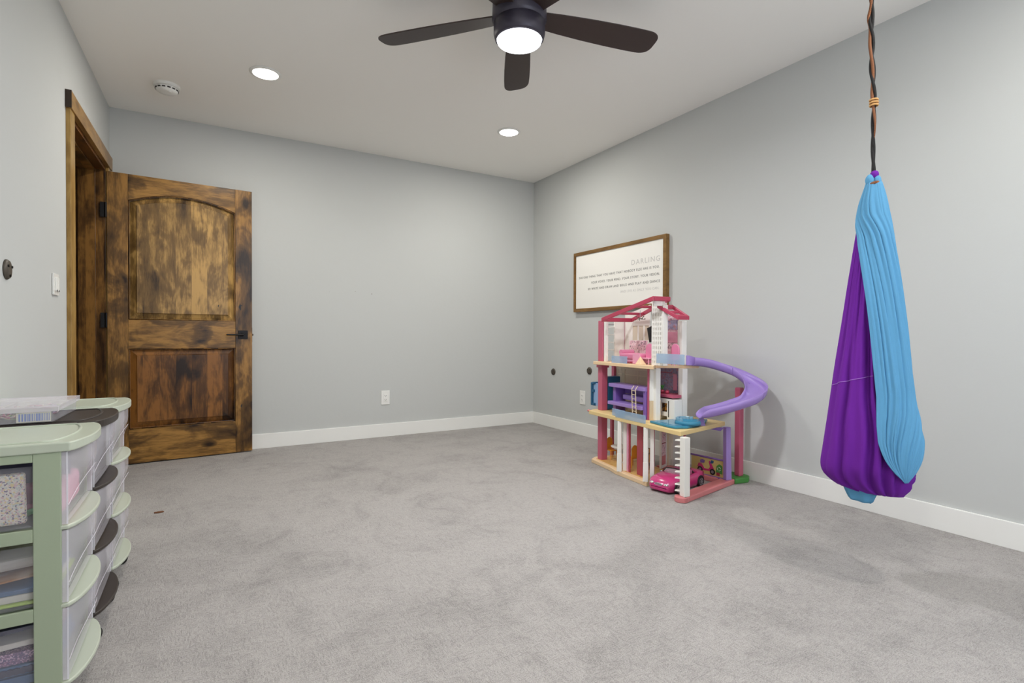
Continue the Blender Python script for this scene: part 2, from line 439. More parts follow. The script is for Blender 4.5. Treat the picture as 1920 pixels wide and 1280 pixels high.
# back wall with a window (behind the camera)
WX0, WX1, WZ0, WZ1 = .58, 2.52, .66, 2.04
g = G(); g.box(HX, WX0, BACK - T, BACK, 0, H); g.box(WX1, R, BACK - T, BACK, 0, H); g.box(WX0, WX1, BACK - T, BACK, 0, WZ0); g.box(WX0, WX1, BACK - T, BACK, WZ1, H)
tag(g.done('wall_back', 'wall'), 'light grey painted wall with the window', 'wall', kind='structure')
wr = root('window_1', (1.55, BACK - .1, WZ0), 'white framed window in the wall opposite the door', 'window', kind='structure')
g = G(); yb0, yb1 = BACK - .12, BACK - .07
g.box(WX0, WX0 + .05, yb0, yb1, WZ0, WZ1); g.box(WX1 - .05, WX1, yb0, yb1, WZ0, WZ1); g.box(WX0 + .05, WX1 - .05, yb0, yb1, WZ0, WZ0 + .05); g.box(WX0 + .05, WX1 - .05, yb0, yb1, WZ1 - .05, WZ1); g.box(1.53, 1.57, yb0, yb1, WZ0 + .05, WZ1 - .05)
g.done('window_frame', 'trim', wr)
g = G(); g.box(WX0 + .05, WX1 - .05, BACK - .1, BACK - .094, WZ0 + .05, WZ1 - .05); g.done('pane', 'box', wr)

BH = .115
def base(name, pts, label):
    g = G()
    a, b, side = pts
    g.obox(a, b, .013, 0, BH, side)
    return tag(g.done(name, 'trim', bev=.002), label, 'baseboard', kind='structure')
base('baseboard_far', ((R, D), (lx(D), D), 1), 'white baseboard along the far wall')
base('baseboard_right', ((R, BACK), (R, D - .013), 1), 'white baseboard along the right wall')
base('baseboard_left', ((lx(OY0 - .12), OY0 - .12), (lx(BACK), BACK), 1), 'white baseboard along the left wall')
base('baseboard_back', ((lx(BACK) + .02, BACK), (R - .02, BACK), 1), 'white baseboard under the window')

# door casing and jamb
tr = root('trim_1', (lx(3.97), 3.97, 0), 'stained wooden door casing and jamb around the open doorway', 'door frame', kind='structure')
g = G(); CT = .019
def lp(y0, y1, x0, x1, z0, z1): g.prism([(lx(y0) + x0, y0), (lx(y1) + x0, y1), (lx(y1) + x1, y1), (lx(y0) + x1, y0)], z0, z1)
lp(3.398, 3.494, .0, CT, 0, OZ + .004); g.done('side_casing', 'casing', tr, bev=.002)
g = G(); lp(4.464, 4.555, .0, CT, 0, OZ + .004); g.done('side_casing', 'casing', tr, bev=.002)
g = G(); lp(3.388, 4.56, 0, .026, OZ + .004, 2.122); g.done('head_casing', 'casingY', tr, bev=.002)
g = G(); lp(3.386, 3.3885, .0, .0262, OZ + .004, 2.122); g.done('casing_end', 'endgrain', tr)
g = G(); lp(3.482, 3.502, -WT, .0, 0, OZ); g.done('jamb', 'casing', tr, bev=.001)
g = G(); lp(4.457, 4.475, -WT, .0, 0, OZ); g.done('jamb', 'jamb', tr, bev=.001)
g = G(); lp(3.502, 4.457, -WT, .0, OZ - .018, OZ + .018); g.done('head_jamb', 'jambY', tr, bev=.001)
g = G(); lp(4.445, 4.457, -WT + .045, -.052, 0, OZ - .018); lp(3.502, 3.514, -WT + .045, -.052, 0, OZ - .018); lp(3.514, 4.445, -WT + .045, -.052, OZ - .03, OZ - .018); g.done('door_stop', 'jamb', tr, bev=.002)
g = G(); lp(4.475, 4.60, -WT - .019, -WT, 0, OZ + .08); lp(3.36, 3.48, -WT - .019, -WT, 0, OZ + .08); g.done('hall_casing', 'jamb', tr, bev=.002)

# ------------------------------------------------------------ door leaf (local x from the hinge, y into the far wall)
HGX, HGY = -.560, 4.453
drang = math.atan2(4.526 - 4.453, .324 + .562)
dr = root('door_1', (HGX, HGY, 0), 'knotty alder door standing open against the far wall', 'door', kind='structure', rz=drang)
DWD, DT, DZ0, DZ1 = .889, .036, .008, 2.008
SW = .115
g = G(); g.box(0, SW, 0, DT, DZ0, DZ1); g.done('stile', 'stile', dr, bev=.0015, local=True)
g = G(); g.box(DWD - SW, DWD, 0, DT, DZ0, DZ1); g.done('stile', 'stile', dr, bev=.0015, local=True)
g = G(); g.box(SW, DWD - SW, 0, DT, DZ0, .245); g.done('bottom_rail', 'rail', dr, bev=.0015, local=True)
g = G(); g.box(SW, DWD - SW, 0, DT, .806, 1.006); g.done('middle_rail', 'rail', dr, bev=.0015, local=True)
def arch(x, zc, zs, x0=SW, x1=DWD - SW):
    t = (x - (x0 + x1) / 2) / ((x1 - x0) / 2); return zs + (zc - zs) * math.sqrt(max(0, 1 - (t * .94) ** 2)) if False else zs + (zc - zs) * (1 - t * t)
g = G(); nA = 24; pts = []
for i in range(nA + 1):
    x = SW + (DWD - 2 * SW) * i / nA; pts.append((x, 0, arch(x, 1.898, 1.828)))
g.extr(pts + [(DWD - SW, 0, DZ1), (SW, 0, DZ1)], (0, DT, 0)); g.done('top_rail', 'rail', dr, bev=.0015, local=True)
# raised panels: bevelled field
def raised(x0, x1, z0, zs, zc, field, name, mat):
    g = G()
    def loop(ins, y):
        p = [(x0 + ins, y, z0 + ins), (x1 - ins, y, z0 + ins)]
        for i in range(nA + 1):
            x = x1 - ins - (x1 - x0 - 2 * ins) * i / nA
            p.append((x, y, arch(x, zc, zs, x0, x1) - ins))
        return p
    V = [[g.b.verts.new(p) for p in loop(i_, y_)] for i_, y_ in ((-.004, .034), (-.004, .020), (.010, .022), (field, .009), (field + .003, .003))]
    g.rings(V, False); g.b.faces.new(V[-1]); g.b.faces.new(V[0][::-1])
    return g.done(name, mat, dr, local=True)
raised(SW, DWD - SW, 1.006, 1.828, 1.898, .046, 'arched_panel', 'panel')
raised(SW, DWD - SW, .245, .806, .806, .046, 'lower_panel', 'panel2')
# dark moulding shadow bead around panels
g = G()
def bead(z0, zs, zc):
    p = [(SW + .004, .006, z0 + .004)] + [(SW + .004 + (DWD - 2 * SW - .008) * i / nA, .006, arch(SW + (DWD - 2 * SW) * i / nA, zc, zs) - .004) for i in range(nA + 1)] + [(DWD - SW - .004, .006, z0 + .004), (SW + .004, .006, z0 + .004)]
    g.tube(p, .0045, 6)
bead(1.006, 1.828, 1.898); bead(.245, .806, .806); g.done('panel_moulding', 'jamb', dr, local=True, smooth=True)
g = G(); g.box(.792, .858, -.008, 0, .872, .938); lh = g.done('handle_plate', 'black', dr, bev=.002, local=True)
g = G(); g.cyl((.825, -.008, .905), (.825, -.05, .905), .010); g.cyl((.825, -.045, .905), (.708, -.045, .905), .0075, .006); g.done('lever', 'black', lh, local=True, smooth=False, bev=.002)
g = G(); g.box(DWD, DWD + .002, .006, .03, .85, .96); g.cyl((DWD, .018, .905), (DWD + .011, .018, .905), .008); g.done('latch', 'oil', dr, local=True)
for z in (.25, 1.0, 1.745):
    g = G(); g.cyl((-.006, -.006, z - .05), (-.006, -.006, z + .05), .007, seg=12); g.box(-.036, -.006, -.0045, -.0015, z - .05, z + .05); g.done('hinge', 'black', dr, local=True)
for x, z, s in ((.806, 1.118, 1), (.815, .36, .6), (.66, 1.12, .35)):
    g = G(); yk = -.0008 if x > .7 else .002
    g.extr([(x + s * a, yk, z + s * b) for a, b in ((-.010, .004), (-.004, .014), (0, .03), (.004, .015), (.016, .012), (.006, .002), (.008, -.02), (.001, -.03), (-.002, -.016), (-.01, -.01))], (0, .002, 0)); g.done('knot', 'dark', dr, local=True)

# ============================================================ CEILING THINGS
t0 = None
names = ['round recessed ceiling light above the open door, glowing white', 'round recessed ceiling light nearest the far corner, glowing white', 'round recessed ceiling light above the camera by the left wall', 'round recessed ceiling light above the hanging swing']
for (x, y), lb in zip(LAMPS, names):
    rt_ = root('recessed_light', (x, y, H), lb, 'ceiling light', 'recessed ceiling lights')
    g = G(); g.lathe([(.090, 0), (.090, -.003), (.074, -.009), (.072, -.006)], (x, y, H), 40); g.done('trim_ring', 'white', rt_, smooth=True)
    g = G(); g.lathe([(.072, -.003), (.072, -.007), (.001, -.009)], (x, y, H), 40); g.done('lens', 'lens', rt_)
sm = root('smoke_detector', (-.197, 4.033, H), 'round white smoke detector on the ceiling near the door', 'smoke detector')
g = G(); g.lathe([(.074, 0), (.074, -.014), (.070, -.018)], (-.197, 4.033, H), 40); g.done('base', 'white', sm, smooth=False)
g = G(); g.lathe([(.062, -.018), (.064, -.024), (.060, -.038), (.045, -.048), (.018, -.050), (.001, -.050)], (-.197, 4.033, H), 40); cv = g.done('cover', 'white', sm, smooth=True)
g = G()
for k in range(14):
    a = 2 * PI * k / 14; g.box(.0605, .0645, -.009, .009, -.034, -.027, Matrix.Translation((-.197, 4.033, H)) @ Matrix.Rotation(a, 4, 'Z'))
g.done('vent_slot', 'dark', cv)
g = G(); g.lathe([(.009, -.050), (.009, -.053), (.001, -.053)], (-.18, 4.0, H), 20); g.done('test_button', 'trim', cv)

# fan
fn = root('ceiling_fan', (FANC.x, FANC.y, H), 'dark bronze ceiling fan with five blades and a round lit lamp', 'ceiling fan')
c = (FANC.x, FANC.y, 0)
g = G(); g.lathe([(.001, H), (.085, H), (.085, 2.44), (.105, 2.40), (.118, 2.36), (.120, 2.285), (.113, 2.27)], c, 48); g.done('motor_housing', 'fan', fn, smooth=True, bev=.002)
g = G(); g.lathe([(.113, 2.285), (.113, 2.225), (.108, 2.205), (.100, 2.196), (.100, 2.21), (.1, 2.285)], c, 48); g.done('light_kit', 'fan', fn, smooth=True)
g = G(); g.lathe([(.1, 2.205), (.096, 2.19), (.075, 2.180), (.04, 2.176), (.001, 2.175)], c, 48, cap=False); g.done('lamp_lens', 'fanlens', fn, smooth=True)
def blade_outline():
    P = []
    prof = [(.095, .046), (.20, .056), (.32, .064), (.45, .069), (.56, .0705), (.62, .0695)] + [(.62 + .066 * math.sin(q), .0695 * math.cos(q) ** .55) for q in [PI / 2 * k / 9 for k in range(1, 9)]] + [(.686, .010)]
    return [(r, w_) for r, w_ in prof] + [(r, -w_) for r, w_ in prof[::-1]]
for k in range(5):
    a = math.radians(60.2 + 72 * k)
    g = G(); g.prism(blade_outline(), -.003, .003)
    bmesh.ops.rotate(g.b, verts=g.b.verts, matrix=Matrix.Rotation(math.radians(-11), 3, 'X'))
    bmesh.ops.transform(g.b, verts=g.b.verts, matrix=Matrix.Translation((FANC.x, FANC.y, 2.305)) @ Matrix.Rotation(a, 4, 'Z'))
    bl = g.done('blade', 'blade', fn, bev=.0015)
    g = G(); g.box(.10, .19, -.022, .022, .003, .009)
    bmesh.ops.rotate(g.b, verts=g.b.verts, matrix=Matrix.Rotation(math.radians(-11), 3, 'X'))
    bmesh.ops.transform(g.b, verts=g.b.verts, matrix=Matrix.Translation((FANC.x, FANC.y, 2.305)) @ Matrix.Rotation(a, 4, 'Z'))
    g.done('blade_iron', 'fan', bl)

# ============================================================ WALL THINGS
def outlet(name, X, Y, Z, face, lb):
    """face '-y' on far wall, '-x' on right wall"""
    r_ = root(name, (X, Y, Z), lb, 'outlet')
    def bx(u0, u1, d0, d1, z0, z1):
        if face == '-y': g.box(X + u0, X + u1, Y - d1, Y - d0, Z + z0, Z + z1)
        else: g.box(X - d1, X - d0, Y + u0, Y + u1, Z + z0, Z + z1)
    g = G(); bx(-.038, .038, 0, .006, -.062, .062); p_ = g.done('plate', 'white', r_, bev=.002)
    g = G(); bx(-.017, .017, .006, .0085, -.034, .034); q_ = g.done('socket', 'trim', r_, bev=.002)
    for zc in (-.018, .018):
        g = G(); bx(-.008, -.0055, .0085, .0092, zc - .003, zc + .005); bx(.0055, .008, .0085, .0092, zc - .003, zc + .005); bx(-.002, .002, .0085, .0092, zc - .010, zc - .006)
        g.done('slot', 'dark', q_)
outlet('wall_outlet', 1.403, D, .348, '-y', 'white wall outlet low on the far wall')
outlet('wall_outlet', R, 3.785, .344, '-x', 'white wall outlet on the right wall beside the dollhouse')
# switch on left wall
sy = 3.178; sx = lx(sy)
sw = root('light_switch', (sx, sy, 1.133), 'white light switch plate between the door casing and the round hook', 'light switch')
g = G(); g.box(sx, sx + .007, sy - .05, sy + .05, 1.083, 1.183); g.done('plate', 'white', sw, bev=.002)
g = G(); g.box(sx + .007, sx + .012, sy - .030, sy - .004, 1.102, 1.166); g.done('rocker', 'trim', sw, bev=.002)
g = G(); g.box(sx + .007, sx + .012, sy + .006, sy + .032, 1.102, 1.166); g.done('rocker', 'trim', sw, bev=.002)
for yq in (-.022, .014):
    g = G(); g.box(sx + .012, sx + .0135, sy + yq, sy + yq + .010, 1.100, 1.108); g.done('indicator', 'dark', sw)
# round hooks
def disc(name, X, Y, Z, s, rad, lb, group=None):
    """s = +1: on left wall facing +x, -1: right wall facing -x"""
    r_ = root(name, (X, Y, Z), lb, 'wall fixing', group)
    g = G(); mt = Matrix.Translation((X, Y, Z)) @ Matrix.Rotation(s * PI / 2, 4, 'Y')
    g.lathe([(rad, 0), (rad, .004), (rad * .86, .010), (rad * .4, .012), (.001, .012)], (0, 0, 0), 32); bmesh.ops.transform(g.b, matrix=mt, verts=g.b.verts)
    g.done('plate', 'oil', r_, smooth=True)
    for k in range(3):
        a = 2 * PI * k / 3 + .5; g = G()
        g.cyl((X + s * .009, Y + rad * .62 * math.cos(a), Z + rad * .62 * math.sin(a)), (X + s * (.0145 if s > 0 else .013), Y + rad * .62 * math.cos(a), Z + rad * .62 * math.sin(a)), rad * .13, seg=10)
        g.done('screw', 'black', r_)
disc('round_wall_plate', lx(2.535), 2.535, 1.133, 1, .036, 'dark bronze round plate on the left wall beside the light switch')
disc('round_wall_plate', R, 4.25, .551, -1, .033, 'dark round plate low on the right wall, nearest the far corner', 'dark plates on the right wall')
disc('round_wall_plate', R, 3.69, .593, -1, .033, 'dark round plate low on the right wall, just left of the dollhouse', 'dark plates on the right wall')
# nail marks
for x, z, s, lb in ((1.137, 1.285, .005, 'tiny filled nail mark on the far wall, middle of the three'), (1.281, 1.268, .007, 'largest filled nail mark on the far wall, rightmost of three'), (.919, 1.27, .003, 'faintest nail mark on the far wall, leftmost of three')):
    g = G(); g.cyl((x, D - .0005, z), (x, D - .0018, z), s * .6, seg=8)
    tag(g.done('wall_mark', plain('mark', (142, 134, 128), .8)), lb, 'mark', 'nail marks on the far wall')

# framed print on the right wall
FX = 2.94
pf = root('framed_print', (R, 3.33, 1.12), 'walnut framed white typographic print hanging above the dollhouse', 'picture')
fy0, fy1, fz0, fz1 = 2.765, 3.885, 1.122, 1.660; fwid = .030
g = G(); g.box(FX, R, fy0, fy1, fz1 - fwid, fz1); g.box(FX, R, fy0, fy1, fz0, fz0 + fwid); g.box(FX, R, fy0, fy0 + fwid, fz0 + fwid, fz1 - fwid); g.box(FX, R, fy1 - fwid, fy1, fz0 + fwid, fz1 - fwid); g.done('frame', 'frame', pf, bev=.0015)
g = G(); g.box(FX + .008, FX + .014, fy0 + fwid, fy1 - fwid, fz0 + fwid, fz1 - fwid); pr = g.done('print', 'print', pf)
TR = (PI / 2, 0, -PI / 2)
def tline(s, ya, yb, z, h, mat, sp, wt=0):
    o = text('lettering', s, h / .70, (FX + .0078, ya, z), TR, mat, pr, 'LEFT', sp, wt, width=abs(ya - yb))
tline('DARLING', 3.139, 2.836, 1.470, .040, 'inkg', 1.25)
tline('THE ONE THING THAT YOU HAVE THAT NOBODY ELSE HAS IS YOU.', 3.815, 2.836, 1.418, .019, 'ink', 1.2)
tline('YOUR VOICE. YOUR MIND. YOUR STORY. YOUR VISION.', 3.640, 2.833, 1.364, .019, 'ink', 1.2)
tline('SO WRITE AND DRAW AND BUILD AND PLAY AND DANCE', 3.685, 2.831, 1.310, .019, 'ink', 1.2)
tline('AND LIVE AS ONLY YOU CAN.', 3.262, 2.838, 1.258, .019, 'inkg', 1.2)

g = G(); g.prism([(-.196 + .022 * math.cos(a) , 3.192 + .010 * math.sin(a)) for a in [k * PI / 5 for k in range(10)]], 0, lambda p: .006)
tag(g.done('dry_leaf', 'leaf', bev=.002), 'tiny curled brown leaf lying on the carpet near the drawer carts', 'leaf')
#PART2

# ============================================================ STORAGE CARTS
XF, CW, XB = -.284, .318, -.598
M['frost'] = clear('frosted_plastic_edge', (240, 240, 246), .6, .3)
PITCH, ZB = .182, .094
def bulge(t, b=.044): return XF + .012 + (b - .012) * (1 - (2 * t - 1) ** 2) ** .75
def cart(y0, mat, lids, lb):  # glossier lids and lips, with light from above painted in on green carts
    r_ = root('drawer_cart', (-.44, y0 + CW / 2, 0), lb, 'storage cart', 'plastic drawer carts by the left wall')
    y1 = y0 + CW; n = 20
    def outline(b, ex=0):
        return [(XB, y0 - ex), (XF - .012, y0 - ex)] + [(bulge(k / n, b) + ex, y0 - ex + (CW + 2 * ex) * k / n) for k in range(n + 1)] + [(XF - .012, y1 + ex), (XB, y1 + ex)]
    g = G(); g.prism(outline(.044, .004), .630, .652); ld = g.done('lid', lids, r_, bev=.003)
    # raised rim of the lid tray
    g = G(); o = outline(.044, .002); cx, cy = (XB + XF) / 2, (y0 + y1) / 2
    ins = [(cx + (p[0] - cx) * .86 - (.012 if p[0] > cx else 0), cy + (p[1] - cy) * .86) for p in o]
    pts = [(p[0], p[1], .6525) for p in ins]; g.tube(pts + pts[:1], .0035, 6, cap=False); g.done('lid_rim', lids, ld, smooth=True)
    for ya, yb in ((y0, y0 + .007), (y1 - .007, y1)):
        g = G(); g.box(XF - .050, XF, ya, yb, .04, .630); g.box(XB, XB + .035, ya, yb, .04, .630)
        for k in range(4):
            z0 = ZB - .03 + PITCH * k; g.box(XB + .035, XF - .050, ya, yb, z0, min(z0 + (.03 if k else .02), .63))
        g.done('side_frame', mat, r_, bev=.002)
    g = G(); g.box(XB - .004, XB, y0, y1, .04, .63); g.done('back_panel', 'clear', r_)
    g = G()
    for k in range(3):
        g = G(); g.box(XB, XF - .01, y0 + .007, y1 - .007, ZB - .012 + PITCH * k, ZB - .008 + PITCH * k); g.done('shelf', mat, r_)
    for k in range(3):
        z0 = ZB + PITCH * k; zt = z0 + PITCH - .022
        g = G(); yi0, yi1 = y0 + .011, y1 - .011; th = .0015
        g.box(XB + .004, XF - .006, yi0, yi0 + th, z0 + .004, zt - .018); g.box(XB + .004, XF - .006, yi1 - th, yi1, z0 + .004, zt - .018)
        g.box(XB + .004, XB + .004 + th, yi0, yi1, z0 + .004, zt - .018); g.box(XB + .004, XF - .006, yi0, yi1, z0 + .001, z0 + .004)
        dw = g.done('drawer', 'clear', r_)
        # bowed clear front with the finger scoop
        P = []
        for j in range(15):
            t = j / 14; z = z0 + .006 + (zt - z0 + .010) * t; 
            sc = .35 + .65 * min(1, max(0, (t - .12) / .55)) ** 1.3 if t > .12 else .35
            P.append([(bulge(i / n, .040 * sc) - .002, y0 + .004 + (CW - .008) * i / n, z) for i in range(n + 1)])
        g = G(); g.grid(P); g.done('drawer_front', 'clear2', dw, smooth=True)
        g = G(); g.tube([(bulge(i / n, .040 * (.45 + .55 * math.sin(PI * i / n))) - .0005, y0 + .010 + (CW - .020) * i / n, z0 + .045 + .062 * math.sin(PI * i / n)) for i in range(n + 1)], .0009, 6, cap=False); g.done('drawer_ridge', 'clear2', dw, smooth=True)
        for yy in (y0 + .004, y1 - .006):
            g = G(); g.box(XF - .002, XF + .011, yy, yy + .0015, z0 + .002, zt + .010); g.done('drawer_side', 'clear2', dw)
            g = G(); g.box(XF + .0085, XF + .0115, yy - .0008, yy + .0022, z0 + .002, zt + .010); g.done('drawer_flange', 'frost', dw)
        g = G()
        up_ = [(XF - .004, y0)] + [(bulge(i / n, .046), y0 + CW * i / n) for i in range(n + 1)] + [(XF - .004, y1)]
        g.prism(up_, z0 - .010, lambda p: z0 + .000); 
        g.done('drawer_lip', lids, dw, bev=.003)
    for xx in (XB + .03, XF + .004):
        for yy in (y0 + .03, y1 - .03):
            g = G(); g.cyl((xx, yy, .04), (xx, yy, .052), .012, seg=12); g.cyl((xx, yy - .010, .021), (xx, yy + .010, .021), .021, seg=20); g.box(xx - .004, xx + .004, yy - .012, yy + .012, .021, .045)
            g.done('caster', 'caster', r_, bev=.002)
    return r_
CY = (1.571, 1.912, 2.262)
cart(CY[0], 'green', 'glid_lit', 'sage green three drawer plastic cart nearest the camera')
cart(CY[1], 'brown', 'brown', 'dark brown three drawer cart standing between the two green ones')
cart(CY[2], 'green', 'glid_lit', 'sage green three drawer cart farthest from the camera, nearest the door')

def item(name, mat, x0, x1, y0, y1, z0, z1, lb, cat, rot=None, bev=.002):
    g = G(); g.box(x0, x1, y0, y1, z0, z1)
    if rot:
        c_ = Vector(((x0 + x1) / 2, (y0 + y1) / 2, z0))
        bmesh.ops.rotate(g.b, verts=g.b.verts, cent=c_, matrix=Matrix.Rotation(rot[1], 3, rot[0]))
    return tag(g.done(name, mat, bev=bev), lb, cat)
M['pouch'] = multi('doodle_print', [(222, 214, 200), (230, 224, 210), (196, 206, 196), (214, 180, 180), (224, 204, 150), (222, 214, 200), (130, 120, 140), (226, 218, 204)], 330, .5)
M['glit'] = multi('purple_glitter', [(120, 96, 128), (150, 110, 140), (96, 80, 120), (220, 190, 210)], 420, .3)
M['navyf'] = plain('dark_blue_folder', (66, 68, 92), .5)
M['paper'] = plain('paper_white', (214, 210, 200), .7)
M['tanp'] = multi('tan_print', [(196, 150, 100), (170, 120, 76), (206, 190, 170)], 14, .6, vor=False)
M['bluep'] = plain('blue_cover', (82, 112, 146), .4)
M['lime'] = plain('lime_card', (176, 204, 92), .6)
M['kgreen'] = plain('green_handle', (72, 146, 88), .4)
M['yel'] = plain('pale_yellow', (226, 214, 160), .6)
M['peach'] = plain('peach_fabric', (232, 196, 178), .7)
a = CY[0] + .016
item('folder', 'navyf', -.575, -.30, a + .165, a + .18, .464, .600, 'dark blue folder upright in the top drawer of the nearest green cart', 'folder')
item('pouch', 'pouch', -.46, -.352, a + .012, a + .03, .466, .585, 'cream doodle patterned pouch leaning in the top drawer of the nearest cart', 'pouch', ('X', .08), bev=.006)
g = G(); g.tube([(-.44, a + .045, .473), (-.40, a + .05, .474), (-.36, a + .045, .480), (-.335, a + .04, .492)], [.006, .008, .008, .005], 10); tag(g.done('marker', 'kgreen', smooth=True), 'green handled tool lying in the top drawer beside the cream pouch', 'marker')
g = G(); g.tube([(-.42, a + .085, .478), (-.33, a + .09, .490)], [.006, .007], 10); tag(g.done('marker', 'hot', smooth=True), 'pink marker lying behind the cream pouch', 'marker')
item('toy_basket', 'seat', -.56, -.345, a + .10, a + .155, .464, .53, 'mauve box in the top drawer of the nearest green cart', 'box', bev=.004)
z = ZB + PITCH + .006
item('card', 'lime', -.58, -.305, a + .004, a + .26, z, z + .006, 'lime green card at the bottom of the middle drawer', 'card')
item('notepad', 'paper', -.57, -.31, a + .012, a + .22, z + .007, z + .024, 'white notepad stacked in the middle drawer of the nearest cart', 'notepad')
item('book', 'bluep', -.56, -.31, a + .01, a + .23, z + .025, z + .036, 'blue covered book in the middle drawer above the white notepad', 'book')
item('picture_card', 'tanp', -.56, -.33, a + .015, a + .22, z + .048, z + .052, 'tan printed card tilted in the middle drawer of the nearest cart', 'card', ('Y', -.10))
item('bag', 'paper', -.56, -.34, a + .05, a + .22, z + .064, z + .09, 'pale bag on top of the middle drawer pile', 'bag', ('Y', -.06), bev=.008)
z = ZB + .006
item('book', 'bluep', -.58, -.305, a + .006, a + .25, z, z + .020, 'blue book lying lowest in the bottom drawer', 'book')
g = G()
for k in range(22): g.cyl((-.572 + k * .012, a + .004, z + .034), (-.572 + k * .012, a + .010, z + .034), .008, seg=8)
cb = root('notebook', (-.44, a + .1, z + .021), 'blue comb bound notebook in the bottom drawer of the nearest cart', 'notebook')
gg = G(); gg.box(-.575, -.31, a + .008, a + .24, z + .022, z + .045); gg.done('cover', 'bluep', cb, bev=.002)
g.done('comb_binding', 'navyf', cb)
item('notebook', 'glit', -.57, -.315, a + .012, a + .23, z + .047, z + .074, 'purple glitter notebook lying in the bottom drawer', 'notebook')
item('book', 'paper', -.57, -.31, a + .01, a + .24, z + .082, z + .095, 'white book above the purple glitter notebook', 'book', ('Y', -.05))
item('folder', 'navyf', -.57, -.32, a + .02, a + .24, z + .112, z + .122, 'dark folder topmost in the bottom drawer of the nearest cart', 'folder', ('Y', -.06))
item('toy_bag', 'hot2', -.335, -.292, a + .05, a + .25, .466, .54, 'pink bag at the front of the top drawer of the nearest cart', 'bag', bev=.012)
b2 = CY[1] + .016
item('toy_box', 'sky', -.56, -.32, b2 + .03, b2 + .25, .464, .55, 'pale blue box in the top drawer of the brown cart', 'box', bev=.006)
item('notepad', 'yel', -.50, -.30, b2 + .03, b2 + .20, ZB + PITCH + .006, ZB + PITCH + .11, 'pale yellow pad stack in the middle drawer of the brown cart', 'notepad')
item('toy_box', 'paper', -.56, -.31, b2 + .03, b2 + .25, ZB + .006, ZB + .09, 'white box in the bottom drawer of the brown cart', 'box', bev=.006)
b3 = CY[2] + .016
item('doll_blanket', 'peach', -.54, -.30, b3 + .05, b3 + .22, ZB + PITCH + .006, ZB + PITCH + .10, 'folded peach cloth in the middle drawer of the farthest cart', 'cloth', bev=.012)
item('toy_box', 'hot2', -.56, -.32, b3 + .05, b3 + .22, .464, .54, 'pink box in the top drawer of the farthest cart', 'box', bev=.006)

# clear organiser box on the brown cart
bx = root('organizer_box', (-.49, 2.06, .6565), 'clear flat organizer box of loom bands on top of the brown cart', 'box')
X0, X1, Y0, Y1, Z0, Z1 = -.598, -.356, 1.916, 2.206, .6565, .690
g = G(); th = .002
g.prism([(X0, Y0 + .01), (X1 - .012, Y0 + .01), (X1 - .006, Y1 - .01), (X0, Y1 - .01)], Z0, Z0 + .002)
for p, q in (((X0, Y0 + .004), (X1 - .008, Y0 + .004)), ((X1 - .008, Y0 + .004), (X1 - .004, Y1 - .004)), ((X1 - .004, Y1 - .004), (X0, Y1 - .004)), ((X0, Y1 - .004), (X0, Y0 + .004))): g.obox(p, q, .0018, Z0, Z1)
g.done('tray', 'box', bx)
g = G(); g.box(X0 - .002, X1 + .006, Y0 - .002, Y1 + .002, Z1 + .008, Z1 + .012); g.box(X0 - .002, X1 + .006, Y0 - .004, Y0 - .001, Z1 - .004, Z1 + .010); g.box(X1 + .004, X1 + .006, Y0, Y1, Z1 - .004, Z1 + .010); g.done('box_lid', 'clear2', bx, bev=.001)
g = G()
for k in range(1, 5): g.box(X0 + (X1 - X0) * k / 5, X0 + (X1 - X0) * k / 5 + .0015, Y0 + .006, Y1 - .006, Z0 + .002, Z1 - .002)
g.done('divider', 'clear', bx)
M['bands'] = multi('rubber_band_colours', [(236, 226, 190), (226, 150, 170), (240, 236, 220), (150, 200, 110), (232, 206, 210), (180, 150, 200), (244, 240, 214)], 70, .5)
g = G(); rnd = random.Random(3)
for k in range(150):
    c_ = Vector((rnd.uniform(X0 + .015, X1 - .02), rnd.uniform(Y0 + .018, Y1 - .018), rnd.uniform(Z0 + .008, Z0 + .026))); r0 = rnd.uniform(.006, .009)
    ax = Vector((rnd.uniform(-.6, .6), rnd.uniform(-.6, .6), 1)).normalized(); e1 = ax.orthogonal().normalized(); e2 = ax.cross(e1)
    g.tube([c_ + (e1 * math.cos(2 * PI * q / 12) + e2 * math.sin(2 * PI * q / 12)) * r0 for q in range(13)], .0014, 5, cap=False)
tag(g.done('loom_bands', 'bands', smooth=True), 'heap of pastel loom bands inside the clear organizer box', 'rubber bands', kind='stuff')
g = G(); g.box(X1 - .085, X1 - .012, Y0 + .0025, Y0 + .0030, Z0 + .002, Z1 - .005); lbp = g.done('label', 'paper', bx)
g = G(); xq = X1 - .080; rnd = random.Random(5)
while xq < X1 - .016:
    wq = rnd.choice((.0012, .002, .0035)); g.box(xq, xq + wq, Y0 + .0020, Y0 + .0026, Z0 + .005, Z1 - .008); xq += wq + rnd.choice((.0015, .0025))
g.done('barcode', plain('barcode_blue', (140, 152, 200), .5), lbp)

